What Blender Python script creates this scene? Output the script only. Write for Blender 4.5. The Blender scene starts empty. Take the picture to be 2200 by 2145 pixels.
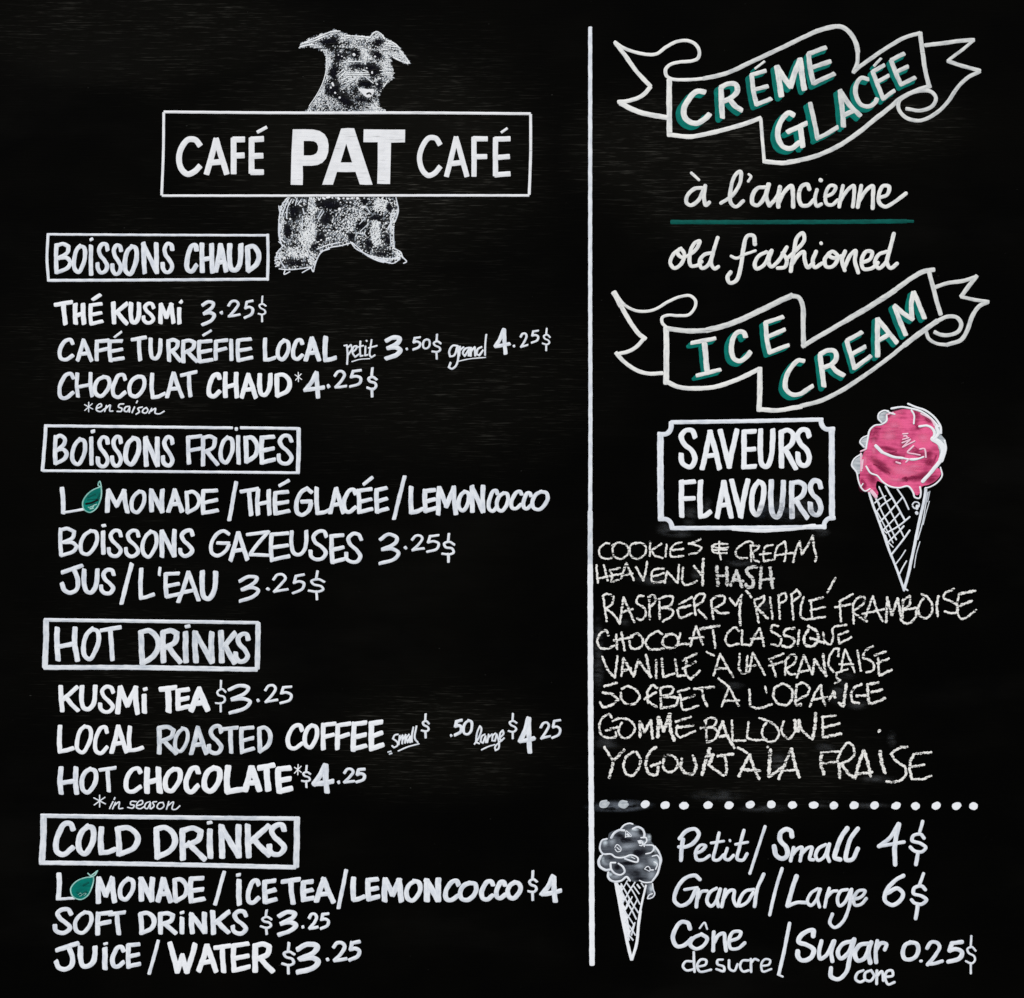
import bpy, math, random
from mathutils import Vector
from mathutils.geometry import tessellate_polygon

# ------------------------------------------------------------------ camera, sky, sun
S = bpy.context.scene
PX = 0.0005                      # one photograph pixel is half a millimetre on the board
CX, CY = 1100.0, 1072.5
cam_data = bpy.data.cameras.new('camera')
cam = bpy.data.objects.new('camera', cam_data)
S.collection.objects.link(cam)
cam.location = (0, -2.5, 0)
cam.rotation_euler = (math.radians(90), 0, 0)
cam_data.sensor_width = 36
cam_data.lens = 36 * 2.5 / (2200 * PX)
cam_data.clip_start = 0.05
cam_data.clip_end = 200
S.camera = cam

world = bpy.data.worlds.new('World')
S.world = world
world.use_nodes = True
wn = world.node_tree
sky = wn.nodes.new('ShaderNodeTexSky')
sky.sky_type = 'NISHITA'
sky.sun_disc = False
SUN_EL, SUN_AZ = math.radians(52), math.radians(200)
sky.sun_elevation = SUN_EL
sky.sun_rotation = SUN_AZ
wn.links.new(sky.outputs[0], wn.nodes['Background'].inputs[0])
wn.nodes['Background'].inputs[1].default_value = 0.08
sun_data = bpy.data.lights.new('sun', 'SUN')
sun_data.energy = 4.1
sun_data.angle = math.radians(0.5)
sun_data.color = (1.0, 0.965, 0.92)
sun = bpy.data.objects.new('sun', sun_data)
S.collection.objects.link(sun)
to_sun = Vector((math.sin(SUN_AZ) * math.cos(SUN_EL), math.cos(SUN_AZ) * math.cos(SUN_EL), math.sin(SUN_EL)))
sun.rotation_euler = (-to_sun).to_track_quat('-Z', 'Y').to_euler()
S.view_settings.view_transform = 'Standard'
S.view_settings.look = 'None'
S.view_settings.gamma = 1
S.view_settings.exposure = 0.0

rng = random.Random(7)

# ------------------------------------------------------------------ materials
class NT:
    def __init__(self, name):
        self.m = bpy.data.materials.new(name)
        self.m.use_nodes = True
        self.t = self.m.node_tree
        self.b = self.t.nodes['Principled BSDF']
        self.out = self.t.nodes['Material Output']
    def n(self, kind, **kw):
        x = self.t.nodes.new(kind)
        for k, v in kw.items(): setattr(x, k, v)
        return x
    def l(self, a, b): self.t.links.new(a, b)
    def math(self, op, a, b=None, clamp=False):
        x = self.n('ShaderNodeMath', operation=op, use_clamp=clamp)
        for i, v in enumerate((a, b)):
            if v is None: continue
            if isinstance(v, (int, float)): x.inputs[i].default_value = v
            else: self.l(v, x.inputs[i])
        return x.outputs[0]
    def noise(self, src, scale, detail=2, rough=0.5, nscale=1.0):
        mp = self.n('ShaderNodeMapping')
        mp.inputs['Scale'].default_value = scale
        self.l(src, mp.inputs[0])
        nz = self.n('ShaderNodeTexNoise')
        nz.inputs['Scale'].default_value = nscale
        nz.inputs['Detail'].default_value = detail
        nz.inputs['Roughness'].default_value = rough
        self.l(mp.outputs[0], nz.inputs['Vector'])
        return nz.outputs['Fac']
    def step(self, v, lo, hi, a=0.0, b=1.0):
        r = self.n('ShaderNodeMapRange')
        r.interpolation_type = 'SMOOTHSTEP'
        self.l(v, r.inputs[0])
        for i, q in zip((1, 2, 3, 4), (lo, hi, a, b)): r.inputs[i].default_value = q
        return r.outputs[0]
    def mix(self, f, a, b):
        x = self.n('ShaderNodeMix', data_type='RGBA')
        if isinstance(f, (int, float)): x.inputs[0].default_value = f
        else: self.l(f, x.inputs[0])
        for i, v in ((6, a), (7, b)):
            if isinstance(v, tuple): x.inputs[i].default_value = (*v, 1)
            else: self.l(v, x.inputs[i])
        return x.outputs[2]

def grain(k, pos):
    """the fine horizontal grooves of the plywood, shared by the panel and by everything painted over them"""
    a = k.noise(pos, (22, 22, 620), 3, 0.6)
    b = k.noise(pos, (60, 60, 1300), 2, 0.6)
    return k.math('ADD', k.math('MULTIPLY', a, 0.6), k.math('MULTIPLY', b, 0.4))

def paint(name, light, dark, cover=0.5, nick=0.62, rough=0.55, streak=1.0, alpha=None):
    k = NT(name)
    geo = k.n('ShaderNodeNewGeometry').outputs['Position']
    uv = k.n('ShaderNodeUVMap').outputs[0]
    st = k.noise(uv, (0.035 * streak, 2.2, 1), 3, 0.6)          # long brush streaks along each stroke
    bl = k.noise(uv, (0.055, 0.35, 1), 2, 0.5)                   # pools where the paint lies thick or thin
    big = k.noise(geo, (14, 14, 14), 2, 0.5)
    f = k.math('ADD', k.math('ADD', k.math('MULTIPLY', st, 0.42), k.math('MULTIPLY', bl, 0.36)), k.math('MULTIPLY', big, 0.22))
    col = k.mix(k.step(f, cover - 0.11, cover + 0.11), dark, light)
    g = grain(k, geo)
    col = k.mix(k.math('MULTIPLY', k.step(g, nick, nick + 0.05), 0.7), col, tuple(c * 0.12 for c in dark))
    k.l(col, k.b.inputs['Base Color'])
    k.b.inputs['Roughness'].default_value = rough
    k.b.inputs['Specular IOR Level'].default_value = 0.08
    bump = k.n('ShaderNodeBump')
    bump.inputs['Strength'].default_value = 0.35
    bump.inputs['Distance'].default_value = 0.0003
    k.l(k.math('ADD', g, k.math('MULTIPLY', st, 0.5)), bump.inputs['Height'])
    k.l(bump.outputs[0], k.b.inputs['Normal'])
    if alpha is not None:
        k.l(k.math('MULTIPLY', k.step(k.noise(geo, (160, 160, 260), 4, 0.6), 0.42, 0.66), alpha), k.b.inputs['Alpha'])
    return k.m

def chalk(name, col, lo=0.44, amount=1.0):
    """dry chalk: only the ridges of the board take it, so the line breaks at every groove"""
    k = NT(name)
    geo = k.n('ShaderNodeNewGeometry').outputs['Position']
    uv = k.n('ShaderNodeUVMap').outputs[0]
    g = k.noise(geo, (70, 70, 520), 3, 0.65)
    s = k.noise(geo, (700, 700, 900), 2, 0.7)
    p = k.noise(geo, (38, 38, 38), 2, 0.5)
    f = k.math('ADD', k.math('ADD', k.math('MULTIPLY', g, 0.60), k.math('MULTIPLY', s, 0.22)), k.math('MULTIPLY', p, 0.18))
    sep = k.n('ShaderNodeSeparateXYZ')
    k.l(uv, sep.inputs[0])
    k.l(k.math('MULTIPLY', k.step(f, lo, lo + 0.05), amount), k.b.inputs['Alpha'])
    k.l(k.mix(k.step(s, 0.35, 0.6), tuple(c * 0.66 for c in col), col), k.b.inputs['Base Color'])
    k.b.inputs['Roughness'].default_value = 0.95
    k.b.inputs['Specular IOR Level'].default_value = 0.05
    return k.m

def board_material():
    k = NT('blackboard paint over plywood')
    geo = k.n('ShaderNodeNewGeometry').outputs['Position']
    g = grain(k, geo)
    blotch = k.noise(geo, (5, 5, 7), 3, 0.6)
    sheen_wear = None
    # areas where groove highlights are painted into the black, with faded paint: centre x, centre y, radii in photograph pixels, strength
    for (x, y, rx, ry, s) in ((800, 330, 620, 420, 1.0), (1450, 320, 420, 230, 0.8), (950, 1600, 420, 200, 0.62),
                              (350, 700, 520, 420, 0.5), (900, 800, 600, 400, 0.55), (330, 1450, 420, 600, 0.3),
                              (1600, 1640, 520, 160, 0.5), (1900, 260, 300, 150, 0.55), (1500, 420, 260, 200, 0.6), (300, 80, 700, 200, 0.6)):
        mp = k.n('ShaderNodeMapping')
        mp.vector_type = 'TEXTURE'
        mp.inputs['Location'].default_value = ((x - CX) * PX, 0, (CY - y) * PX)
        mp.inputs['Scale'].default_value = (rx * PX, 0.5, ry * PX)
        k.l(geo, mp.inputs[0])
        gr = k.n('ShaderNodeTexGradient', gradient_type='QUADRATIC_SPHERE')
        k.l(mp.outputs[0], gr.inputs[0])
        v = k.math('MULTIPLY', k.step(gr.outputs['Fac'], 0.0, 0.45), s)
        sheen_wear = v if sheen_wear is None else k.math('MAXIMUM', sheen_wear, v)
    sheen_streak = k.math('MULTIPLY', sheen_wear, k.step(blotch, 0.3, 0.62))
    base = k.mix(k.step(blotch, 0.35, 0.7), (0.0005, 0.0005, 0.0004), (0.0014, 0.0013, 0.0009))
    base = k.mix(k.math('MULTIPLY', sheen_wear, 0.75), base, (0.0048, 0.0045, 0.0034))
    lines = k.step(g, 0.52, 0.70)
    col = k.mix(k.math('MULTIPLY', lines, sheen_streak), base, (0.058, 0.056, 0.048))  # lighter streaks stand in for highlights along the grooves
    wipe = k.step(k.noise(geo, (3.0, 3.0, 9.0), 4, 0.62), 0.50, 0.72)
    col = k.mix(k.math('MULTIPLY', wipe, 0.16), col, (0.0085, 0.0082, 0.0072))
    # scattered specks of old chalk
    sp = k.step(k.noise(geo, (150, 150, 420), 2, 0.5), 0.76, 0.80)
    col = k.mix(k.math('MULTIPLY', sp, 0.6), col, (0.06, 0.06, 0.055))
    k.l(col, k.b.inputs['Base Color'])
    k.b.inputs['Roughness'].default_value = 0.7
    k.b.inputs['Specular IOR Level'].default_value = 0.02
    bump = k.n('ShaderNodeBump')
    bump.inputs['Strength'].default_value = 0.6
    bump.inputs['Distance'].default_value = 0.0004
    k.l(g, bump.inputs['Height'])
    k.l(bump.outputs[0], k.b.inputs['Normal'])
    return k.m

M = {
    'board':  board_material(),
    'edge':   paint('bare plywood edge', (0.06, 0.045, 0.03), (0.03, 0.022, 0.015)),
    'white':  paint('white paint marker', (0.80, 0.83, 0.87), (0.58, 0.62, 0.69), 0.47, 0.66),
    'bold':   paint('thick white paint', (0.84, 0.86, 0.89), (0.72, 0.75, 0.80), 0.42, 0.66),
    'warm':   paint('warm white paint', (0.82, 0.82, 0.79), (0.55, 0.57, 0.58), 0.45, 0.61),
    'grey':   paint('thin grey white paint', (0.74, 0.77, 0.81), (0.47, 0.52, 0.58), 0.47, 0.64),
    'banner': paint('brushed grey white paint', (0.70, 0.71, 0.69), (0.44, 0.46, 0.47), 0.46, 0.61),
    'logo':   paint('smooth white sign paint', (0.82, 0.83, 0.85), (0.70, 0.71, 0.73), 0.45, 0.60),
    'teal':   paint('teal paint', (0.001, 0.195, 0.155), (0.001, 0.120, 0.100), 0.5, 0.64),
    'teal_dark': paint('deep teal paint', (0.002, 0.105, 0.085), (0.002, 0.065, 0.055), 0.5, 0.66),
    'teal_pale': paint('pale teal paint', (0.42, 0.68, 0.62), (0.14, 0.40, 0.35), 0.5, 0.66),
    'pink':   paint('pink paint', (0.83, 0.125, 0.29), (0.50, 0.05, 0.15), 0.46, 0.74),
    'pink_dark': paint('crimson paint', (0.46, 0.042, 0.13), (0.24, 0.016, 0.06), 0.48, 0.74),
    'pink_pale': paint('pale pink paint', (0.86, 0.60, 0.70), (0.80, 0.38, 0.52), 0.45, 0.72),
    'slate':  paint('slate grey wash', (0.105, 0.12, 0.14), (0.05, 0.055, 0.07), 0.5, 0.72),
    'slate_pale': paint('pale slate wash', (0.24, 0.27, 0.30), (0.12, 0.14, 0.16), 0.5, 0.72),
    'frost':  paint('thin white wash', (0.62, 0.66, 0.68), (0.30, 0.34, 0.38), 0.5, 0.74),
    'soot':   paint('dark slate wash', (0.03, 0.032, 0.038), (0.012, 0.012, 0.014), 0.5, 0.8),
    'black':  paint('black paint', (0.006, 0.006, 0.006), (0.003, 0.003, 0.003), 0.5, 0.8),
    'chalk':  chalk('white chalk', (0.93, 0.92, 0.88), 0.425),
    'chalk_soft': chalk('rubbed white chalk', (0.78, 0.78, 0.76), 0.425, 0.95),
    'stipple': paint('white stippling paint', (0.86, 0.88, 0.88), (0.55, 0.58, 0.62), 0.47, 0.70),
    'stipple_dim': paint('grey stippling paint', (0.30, 0.33, 0.37), (0.13, 0.15, 0.17), 0.5, 0.68),
    'wash':   paint('thin grey wash', (0.055, 0.058, 0.062), (0.004, 0.004, 0.004), 0.56, 0.60),
}

# ------------------------------------------------------------------ mesh building
class MB:
    """collects vertices in photograph pixels (x, y down) with a height above the board in millimetres"""
    def __init__(self): self.v, self.f, self.uv, self.mi, self.mats = [], [], [], [], []
    def slot(self, m):
        if m not in self.mats: self.mats.append(m)
        return self.mats.index(m)
    def vert(self, x, y, h, u, v):
        self.v.append(((x - CX) * PX, -h * 0.001, (CY - y) * PX))
        self.uv.append((u, v))
        return len(self.v) - 1
    def face(self, idx, s): self.f.append(idx); self.mi.append(s)

counter = [0]
def catmull(P, step):
    out = [P[0]]
    n = len(P)
    for i in range(n - 1):
        p0 = P[i - 1] if i > 0 else (2 * P[0][0] - P[1][0], 2 * P[0][1] - P[1][1])
        p1, p2 = P[i], P[i + 1]
        p3 = P[i + 2] if i + 2 < n else (2 * p2[0] - p1[0], 2 * p2[1] - p1[1])
        d = math.dist(p1, p2)
        k = max(1, int(d / step))
        d0, d2 = max(math.dist(p0, p1), .01), max(math.dist(p2, p3), .01)
        # tangents scaled to this span keep uneven point spacing from overshooting
        m1 = [((p1[a] - p0[a]) / d0 + (p2[a] - p1[a]) / max(d, .01)) * 0.5 * d for a in (0, 1)]
        m2 = [((p2[a] - p1[a]) / max(d, .01) + (p3[a] - p2[a]) / d2) * 0.5 * d for a in (0, 1)]
        for j in range(1, k + 1):
            t = j / k
            h00, h10, h01, h11 = 2*t**3 - 3*t*t + 1, t**3 - 2*t*t + t, -2*t**3 + 3*t*t, t**3 - t*t
            out.append(tuple(h00 * p1[a] + h10 * m1[a] + h01 * p2[a] + h11 * m2[a] for a in (0, 1)))
    return out

def ribbon(mb, mat, P, w, style, z0, h):
    """one brush stroke: a strip with a domed section, uneven width and ragged ends"""
    counter[0] += 1
    rnd = rng.uniform(0, 60)
    if len(P) < 2: P = [P[0], (P[0][0] + 0.3, P[0][1] + 0.1)]
    step = 1.5 if style != 'chalk' else 1.3
    C = catmull(P, step)
    n = len(C)
    if n < 2: return
    s = mb.slot(mat)
    aniso = {'marker': 0.12, 'sign': 0.0, 'script': 0.10, 'chalk': 0.0, 'brush': 0.08}[style]
    jit = {'marker': 0.05, 'sign': 0.02, 'script': 0.05, 'chalk': 0.22, 'brush': 0.04}[style]
    capl = {'marker': 0.34, 'sign': 0.22, 'script': 0.46, 'chalk': 0.35, 'brush': 0.30}[style]
    power = {'marker': 3.4, 'sign': 6.0, 'script': 2.2, 'chalk': 2.0, 'brush': 3.0}[style]
    ph = [rng.uniform(0, 6.28) for _ in range(6)]
    fr = (0.11, 0.23, 0.47) if style != 'chalk' else (0.35, 0.8, 1.7)
    rows = []
    L = 0.0
    pts = []
    for i, c in enumerate(C):
        a, b = C[max(0, i - 1)], C[min(n - 1, i + 1)]
        dx, dy = b[0] - a[0], b[1] - a[1]
        q = math.hypot(dx, dy) or 1
        dx, dy = dx / q, dy / q
        if i: L += math.dist(C[i - 1], c)
        wl = w * (1 - aniso * dx * dx)
        e1 = 1 + jit * (math.sin(L * fr[0] + ph[0]) + 0.7 * math.sin(L * fr[1] + ph[1]) + 0.5 * math.sin(L * fr[2] + ph[2]))
        e2 = 1 + jit * (math.sin(L * fr[0] + ph[3]) + 0.7 * math.sin(L * fr[1] + ph[4]) + 0.5 * math.sin(L * fr[2] + ph[5]))
        pts.append((c[0], c[1], dx, dy, wl * 0.5 * e1, wl * 0.5 * e2, L))
    skew0, skew1 = (rng.uniform(-.16, .16), rng.uniform(-.16, .16)) if style == 'marker' else (0, 0)
    ts = (0.55, 0.85, 1.0)
    f = pts[0]
    for t in reversed(ts):
        sc = max(0.12, (1 - t ** power)) ** (1 / power)
        rows.append((f[0] - f[2] * t * capl * w, f[1] - f[3] * t * capl * w, f[2], f[3], f[4] * sc, f[5] * sc, f[6] - t * capl * w, skew0 * t))
    for p in pts: rows.append((*p, 0.0))
    f = pts[-1]
    for t in ts:
        sc = max(0.12, (1 - t ** power)) ** (1 / power)
        rows.append((f[0] + f[2] * t * capl * w, f[1] + f[3] * t * capl * w, f[2], f[3], f[4] * sc, f[5] * sc, f[6] + t * capl * w, skew1 * t))
    prof = ((-1, 0), (-.62, .8), (0, 1), (.62, .8), (1, 0))
    prev = None
    for (x, y, dx, dy, w1, w2, u, sk) in rows:
        row = []
        for (v, hh) in prof:
            ww = (w1 if v < 0 else w2) * v
            row.append(mb.vert(x - dy * ww + dx * sk * ww * 2, y + dx * ww + dy * sk * ww * 2, z0 + hh * h, u, v * w * 0.12 + rnd))
        if prev:
            for j in range(4): mb.face((prev[j], prev[j + 1], row[j + 1], row[j]), s)
        prev = row

def stroke(mb, mat, P, w, style='marker', z0=0.06, h=0.16, corner=68):
    z0 += (counter[0] % 23) * 0.004
    w *= {'marker': 1.0, 'chalk': 0.90, 'brush': 0.99, 'script': 1.0}.get(style, 0.955)
    run = [P[0]]
    for i in range(1, len(P) - 1):
        run.append(P[i])
        a, b, c = P[i - 1], P[i], P[i + 1]
        t = math.degrees(abs((math.atan2(c[1] - b[1], c[0] - b[0]) - math.atan2(b[1] - a[1], b[0] - a[0]) + math.pi) % (2 * math.pi) - math.pi))
        if t > corner:
            ribbon(mb, mat, run, w, style, z0, h)
            run = [P[i]]
            z0 += 0.004
    if len(P) > 1: run.append(P[-1])
    ribbon(mb, mat, run, w, style, z0, h)

def fill(mb, mat, loops, z=0.05, smooth=True, step=2.5):
    s = mb.slot(mat)
    r = rng.uniform(0, 60)
    LL = []
    for lp in loops:
        if smooth:
            q = catmull([lp[-1]] + list(lp) + [lp[0], lp[1]], step)
            # keep only the closed part
            i0 = min(range(len(q) // 2), key=lambda i: math.dist(q[i], lp[0]))
            i1 = max(range(len(q) // 2, len(q)), key=lambda i: -math.dist(q[i], lp[0]))
            q = q[i0:i1]
        else: q = list(lp)
        LL.append(q)
    tri = tessellate_polygon([[Vector((x, y, 0)) for x, y in q] for q in LL])
    base = len(mb.v)
    for q in LL:
        for (x, y) in q: mb.vert(x, y, z, x * 0.8, y * 0.10 + r)
    for t in tri: mb.face(tuple(base + i for i in t), s)

def obj(name, mb, parent, label=None, stuff=False):
    me = bpy.data.meshes.new(name)
    me.from_pydata(mb.v, [], mb.f)
    for m in mb.mats: me.materials.append(M[m])
    uvl = me.uv_layers.new(name='UVMap')
    vi = [0] * len(me.loops)
    me.loops.foreach_get('vertex_index', vi)
    flat = []
    for i in vi: flat.extend(mb.uv[i])
    uvl.data.foreach_set('uv', flat)
    me.polygons.foreach_set('material_index', mb.mi)
    me.polygons.foreach_set('use_smooth', [True] * len(me.polygons))
    # every face looks out of the board, towards the reader
    flip = [p.index for p in me.polygons if p.normal.y > 0]
    if flip:
        import bmesh
        bm = bmesh.new(); bm.from_mesh(me); bm.faces.ensure_lookup_table()
        bmesh.ops.reverse_faces(bm, faces=[bm.faces[i] for i in flip]); bm.to_mesh(me); bm.free()
    me.update()
    o = bpy.data.objects.new(name, me)
    S.collection.objects.link(o)
    o.parent = parent
    if label: o['label'] = label
    if stuff: o['kind'] = 'stuff'
    return o

def empty(name, parent=None, label=None):
    o = bpy.data.objects.new(name, None)
    o.empty_display_size = 0.02
    S.collection.objects.link(o)
    o.parent = parent
    if label: o['label'] = label
    return o

# ------------------------------------------------------------------ enlarged views of the board: origin and scale
VW = {'A': (50, 480, 3.255), 'B': (650, 480, 3.255), 'C': (50, 700, 3.255), 'D': (650, 680, 3.255), 'E': (50, 890, 3.255),
      'F': (650, 980, 3.255), 'G': (50, 1110, 3.255), 'H': (50, 1400, 3.255), 'I': (650, 1480, 3.255), 'J': (50, 1600, 3.255),
      'K': (50, 1830, 3.255), 'L': (650, 1830, 3.255), 'LA': (330, 220, 4.5419), 'LB': (740, 220, 4.5419),
      'DG': (550, 40, 4.8825), 'DB': (560, 400, 5.744), 'R1': (1300, 40, 4.4386), 'R2': (1720, 40, 4.4386),
      'R3': (1400, 350, 3.255), 'R4': (1300, 570, 4.4386), 'R5': (1720, 570, 4.4386), 'R6': (1390, 890, 4.4386),
      'R7': (1780, 850, 4.3267), 'S1': (1260, 1140, 4.34), 'S2': (1660, 1140, 4.34), 'S3': (1260, 1400, 4.34),
      'S4': (1660, 1400, 4.34), 'T1': (1240, 1690, 3.6167), 'T2': (1640, 1690, 3.6167), 'T3': (1270, 1750, 5.77), 'P': (0, 0, 1)}

# letter skeletons in a unit box, y down
def T(s): return [[tuple(map(float, p.split(','))) for p in st.split()] for st in s.split(';')]
GL = {k: T(v) for k, v in {
    'A': '0,1 .24,.5 .46,0;.46,0 .72,.48 1,1;.17,.68 .8,.64',
    'B': '.06,.02 .02,.5 .06,1;.06,.06 .45,0 .85,.1 .78,.3 .2,.52;.2,.5 .75,.5 1,.66 .8,.84 .08,1',
    'C': '1,.2 .86,.02 .52,.04 .2,.3 .02,.62 .12,.93 .45,1 .98,.78',
    'c': '1,.17 .8,.02 .45,.01 .15,.22 0,.52 .12,.85 .42,1 .75,.93 1,.78',
    'D': '.0,.03 .04,.5 .06,1;.02,.04 .5,0 .88,.2 1,.46 .8,.76 .08,1',
    'E': '.02,.04 0,.5 .06,1;.02,.05 .92,0;.04,.54 .92,.44;.06,.98 1,.86',
    'e': '.02,0 .02,.5 .02,1;.02,.02 1,.01;.02,.52 .95,.5;.02,.99 1,.98',
    'F': '.04,.04 .02,.5 .04,1;.02,.06 1,0;.04,.56 .9,.44',
    'f': '.02,0 .02,.5 .02,1;.02,.02 1,.01;.02,.5 .96,.48',
    'G': '1,.14 .7,0 .3,.14 .02,.55 .08,.9 .4,1 .85,.8 1,.55;.36,.5 1,.48',
    'H': '.04,0 0,.5 .05,1;.92,0 .93,.5 1,1;.0,.6 .95,.48',
    'I': '.35,0 .45,.5 .6,1', 'i': '.45,0 .45,.5 .6,1',
    'J': '.04,.26 1,.02;.58,.14 .76,.55 .7,.86 .4,1 .12,.9 0,.68',
    'K': '.02,0 .04,.5 .08,1;.98,.02 .16,.52;.3,.44 .62,.72 1,1',
    'L': '.06,0 .0,.5 .06,.98;.04,.98 .5,.95 1,.86',
    'M': '.06,1 .06,.5 .1,.02;.1,.02 .5,.72;.5,.72 .86,.02;.84,.02 .9,.5 1,1',
    'N': '.05,0 .05,.5 .08,1;.05,.02 .5,.5 .94,1;.96,0 .94,.5 .96,1',
    'O': '.6,.0 .26,.16 .02,.52 .1,.9 .42,1 .78,.76 1,.38 .9,.06 .56,.0',
    'o': '.5,.0 .16,.18 .0,.52 .14,.88 .5,1 .86,.86 1,.48 .84,.14 .46,.0',
    'R': '.04,.04 .04,.5 .06,1;.03,.05 .5,0 .84,.1 .74,.36 .16,.56;.3,.5 .62,.74 1,1',
    'S': '1,.2 .86,.02 .5,.0 .16,.17 .28,.38 .72,.58 .98,.79 .72,.98 .34,1 .05,.88 .0,.7',
    's': '1,.18 .82,.02 .4,.0 .06,.16 .28,.38 .8,.56 1,.8 .72,.99 .34,.97 .12,.86 .06,.66',
    'T': '.0,.1 1,.0;.5,.08 .52,.5 .6,1',
    'U': '.03,0 .03,.6 .2,.94 .5,.98 .84,.76 .95,.4 .97,0',
    'V': '.03,0 .3,.5 .56,1;.56,1 .76,.5 1,0',
    'W': '.02,0 .17,.5 .32,1;.32,1 .52,.42;.52,.42 .7,.98;.7,.98 .86,.5 1,0',
    'Z': '.02,.06 1,.02;1,.02 .5,.46 .14,.86;.12,.9 1,.92',
    '0': '.55,.0 .2,.14 .0,.55 .12,.92 .45,1 .82,.82 1,.42 .88,.08 .5,.0',
    '2': '.04,.28 .3,.04 .68,.02 .86,.2 .6,.55 .08,.98;.08,.98 .55,.92 1,.86',
    '3': '.04,.16 .5,.0 .92,.08 .84,.24 .16,.52;.16,.52 .7,.47 1,.6 .8,.8 .04,1',
    '4': '.62,.0 .34,.38 .02,.68;.02,.68 .5,.66 1,.6;.64,.02 .66,.5 .72,1',
    '5': '.98,.0 .34,.06;.34,.06 .2,.42;.2,.42 .62,.36 .98,.5 .88,.78 .12,1',
    '$': '.95,.38 .6,.29 .18,.36 .3,.46 .8,.54 .9,.64 .6,.73 .04,.7;.54,0 .48,.29;.5,.72 .52,1',
    '/': '1,0 .5,.5 0,1', "'": '.7,0 .4,.5 .3,1', 'ac': '0,1 1,0', 'dt': '.15,.7 .85,.3', '.': '.35,.55 .65,.45',
    '*': '.5,0 .5,1;0,.25 1,.75;.05,.85 .95,.15',
}.items()}

def draw(mb, view, mat, spec, w, style='marker', corner=68, wobble=1.0, dx=0, dy=0, z0=0.06, h=0.16, grow=1.0):
    """spec: words of letter boxes (K:x0,y0,x1,y1) and traced strokes, '@n' sets the width, '#m' the paint; ';' ends a stroke"""
    ox, oy, f = VW[view]
    tr = lambda p: (ox + (p[0] + dx) / f, oy + (p[1] + dy) / f)
    cur = []
    def flush():
        nonlocal cur
        if cur: stroke(mb, mat, [tr(p) for p in cur], w * grow / f, style, z0, h, corner)
        cur = []
    for tok in spec.replace(';', ' ; ').split():
        if tok == ';': flush()
        elif tok[0] == '@': flush(); w = float(tok[1:])
        elif tok[0] == '#': flush(); mat = tok[1:]
        elif ':' in tok:
            flush()
            g, b = tok.rsplit(':', 1)
            x0, y0, x1, y1 = map(float, b.split(','))
            ww = min(w, 0.62 * max(x1 - x0, y1 - y0)) if g in ('dt', '.', 'ac') else w
            if g == '.': ww = 0.8 * (y1 - y0)
            ix, iy = ww * 0.5, ww * 0.40
            X0, X1, Y0, Y1 = x0 + ix, x1 - ix, y0 + iy, y1 - iy
            if X1 < X0: X0 = X1 = (x0 + x1) / 2
            if Y1 < Y0: Y0 = Y1 = (y0 + y1) / 2
            sh = [rng.gauss(0, 0.012) * wobble for _ in range(6)]
            for st in GL[g]:
                P = []
                for (a, c) in st:
                    a2 = a + sh[0] * c + sh[1] * math.sin(3 * c + a + sh[4] * 90) + rng.gauss(0, .008) * wobble
                    c2 = c + sh[2] * a + sh[3] * math.sin(3 * a + c + sh[5] * 90) + rng.gauss(0, .008) * wobble
                    P.append(tr((X0 + (X1 - X0) * a2, Y0 + (Y1 - Y0) * c2)))
                stroke(mb, mat, P, ww * grow / f, style, z0, h, 180 if g in 'CcOoS0sU$235' else corner)
        else:
            x, y = map(float, tok.split(','))
            cur.append((x, y))
    flush()

def pts(view, s):
    ox, oy, f = VW[view]
    return [(ox + float(a) / f, oy + float(b) / f) for a, b in (p.split(',') for p in s.split())]

# ------------------------------------------------------------------ the board
board = empty('menu_board')
board.location = (0, 0, 0)
board['label'] = 'black painted plywood menu board hand lettered in white paint and chalk'
board['category'] = 'menu board'

def panel():
    import bmesh
    W, H, TH, ex = 1100 * PX, 1072.5 * PX, 0.018, 0.03
    bm = bmesh.new()
    bmesh.ops.create_cube(bm, size=1)
    for v in bm.verts:
        v.co = Vector((v.co.x * 2 * (W + ex), v.co.y * TH + TH / 2, v.co.z * 2 * (H + ex)))
    bmesh.ops.bevel(bm, geom=list(bm.edges), offset=0.0015, segments=2, affect='EDGES')
    me = bpy.data.meshes.new('panel')
    bm.to_mesh(me); bm.free()
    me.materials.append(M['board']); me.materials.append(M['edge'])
    me.uv_layers.new(name='UVMap')
    for p in me.polygons:
        if p.normal.y > -0.5: p.material_index = 1
    o = bpy.data.objects.new('panel', me)
    S.collection.objects.link(o)
    o.parent = board
    o['label'] = 'flat black plywood panel with fine horizontal grain'
panel()

# ------------------------------------------------------------------ lettering in lines: label, style, words of (view, paint, width, spec) pieces
def text_line(label, words, style='marker', corner=68, parent=None, name='text_line', z0=0.06, h=0.16, wobble=1.0):
    ln = empty(name, parent or board, label)
    for pieces in words:
        mb = MB()
        for (v, m, w, spec) in pieces: draw(mb, v, m, spec, w, style, corner, wobble, z0=z0, h=h)
        obj('word', mb, ln)
    return ln

def boxed_heading(label, frame, words):
    hd = empty('boxed_heading', board, label)
    mb = MB()
    for (v, m, w, spec) in frame: draw(mb, v, m, spec, w, 'brush', 60)
    obj('frame', mb, hd)
    for pieces in words:
        mb = MB()
        for (v, m, w, spec) in pieces: draw(mb, v, m, spec, w, 'marker', 68, grow=1.09)
        obj('word', mb, hd)

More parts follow.
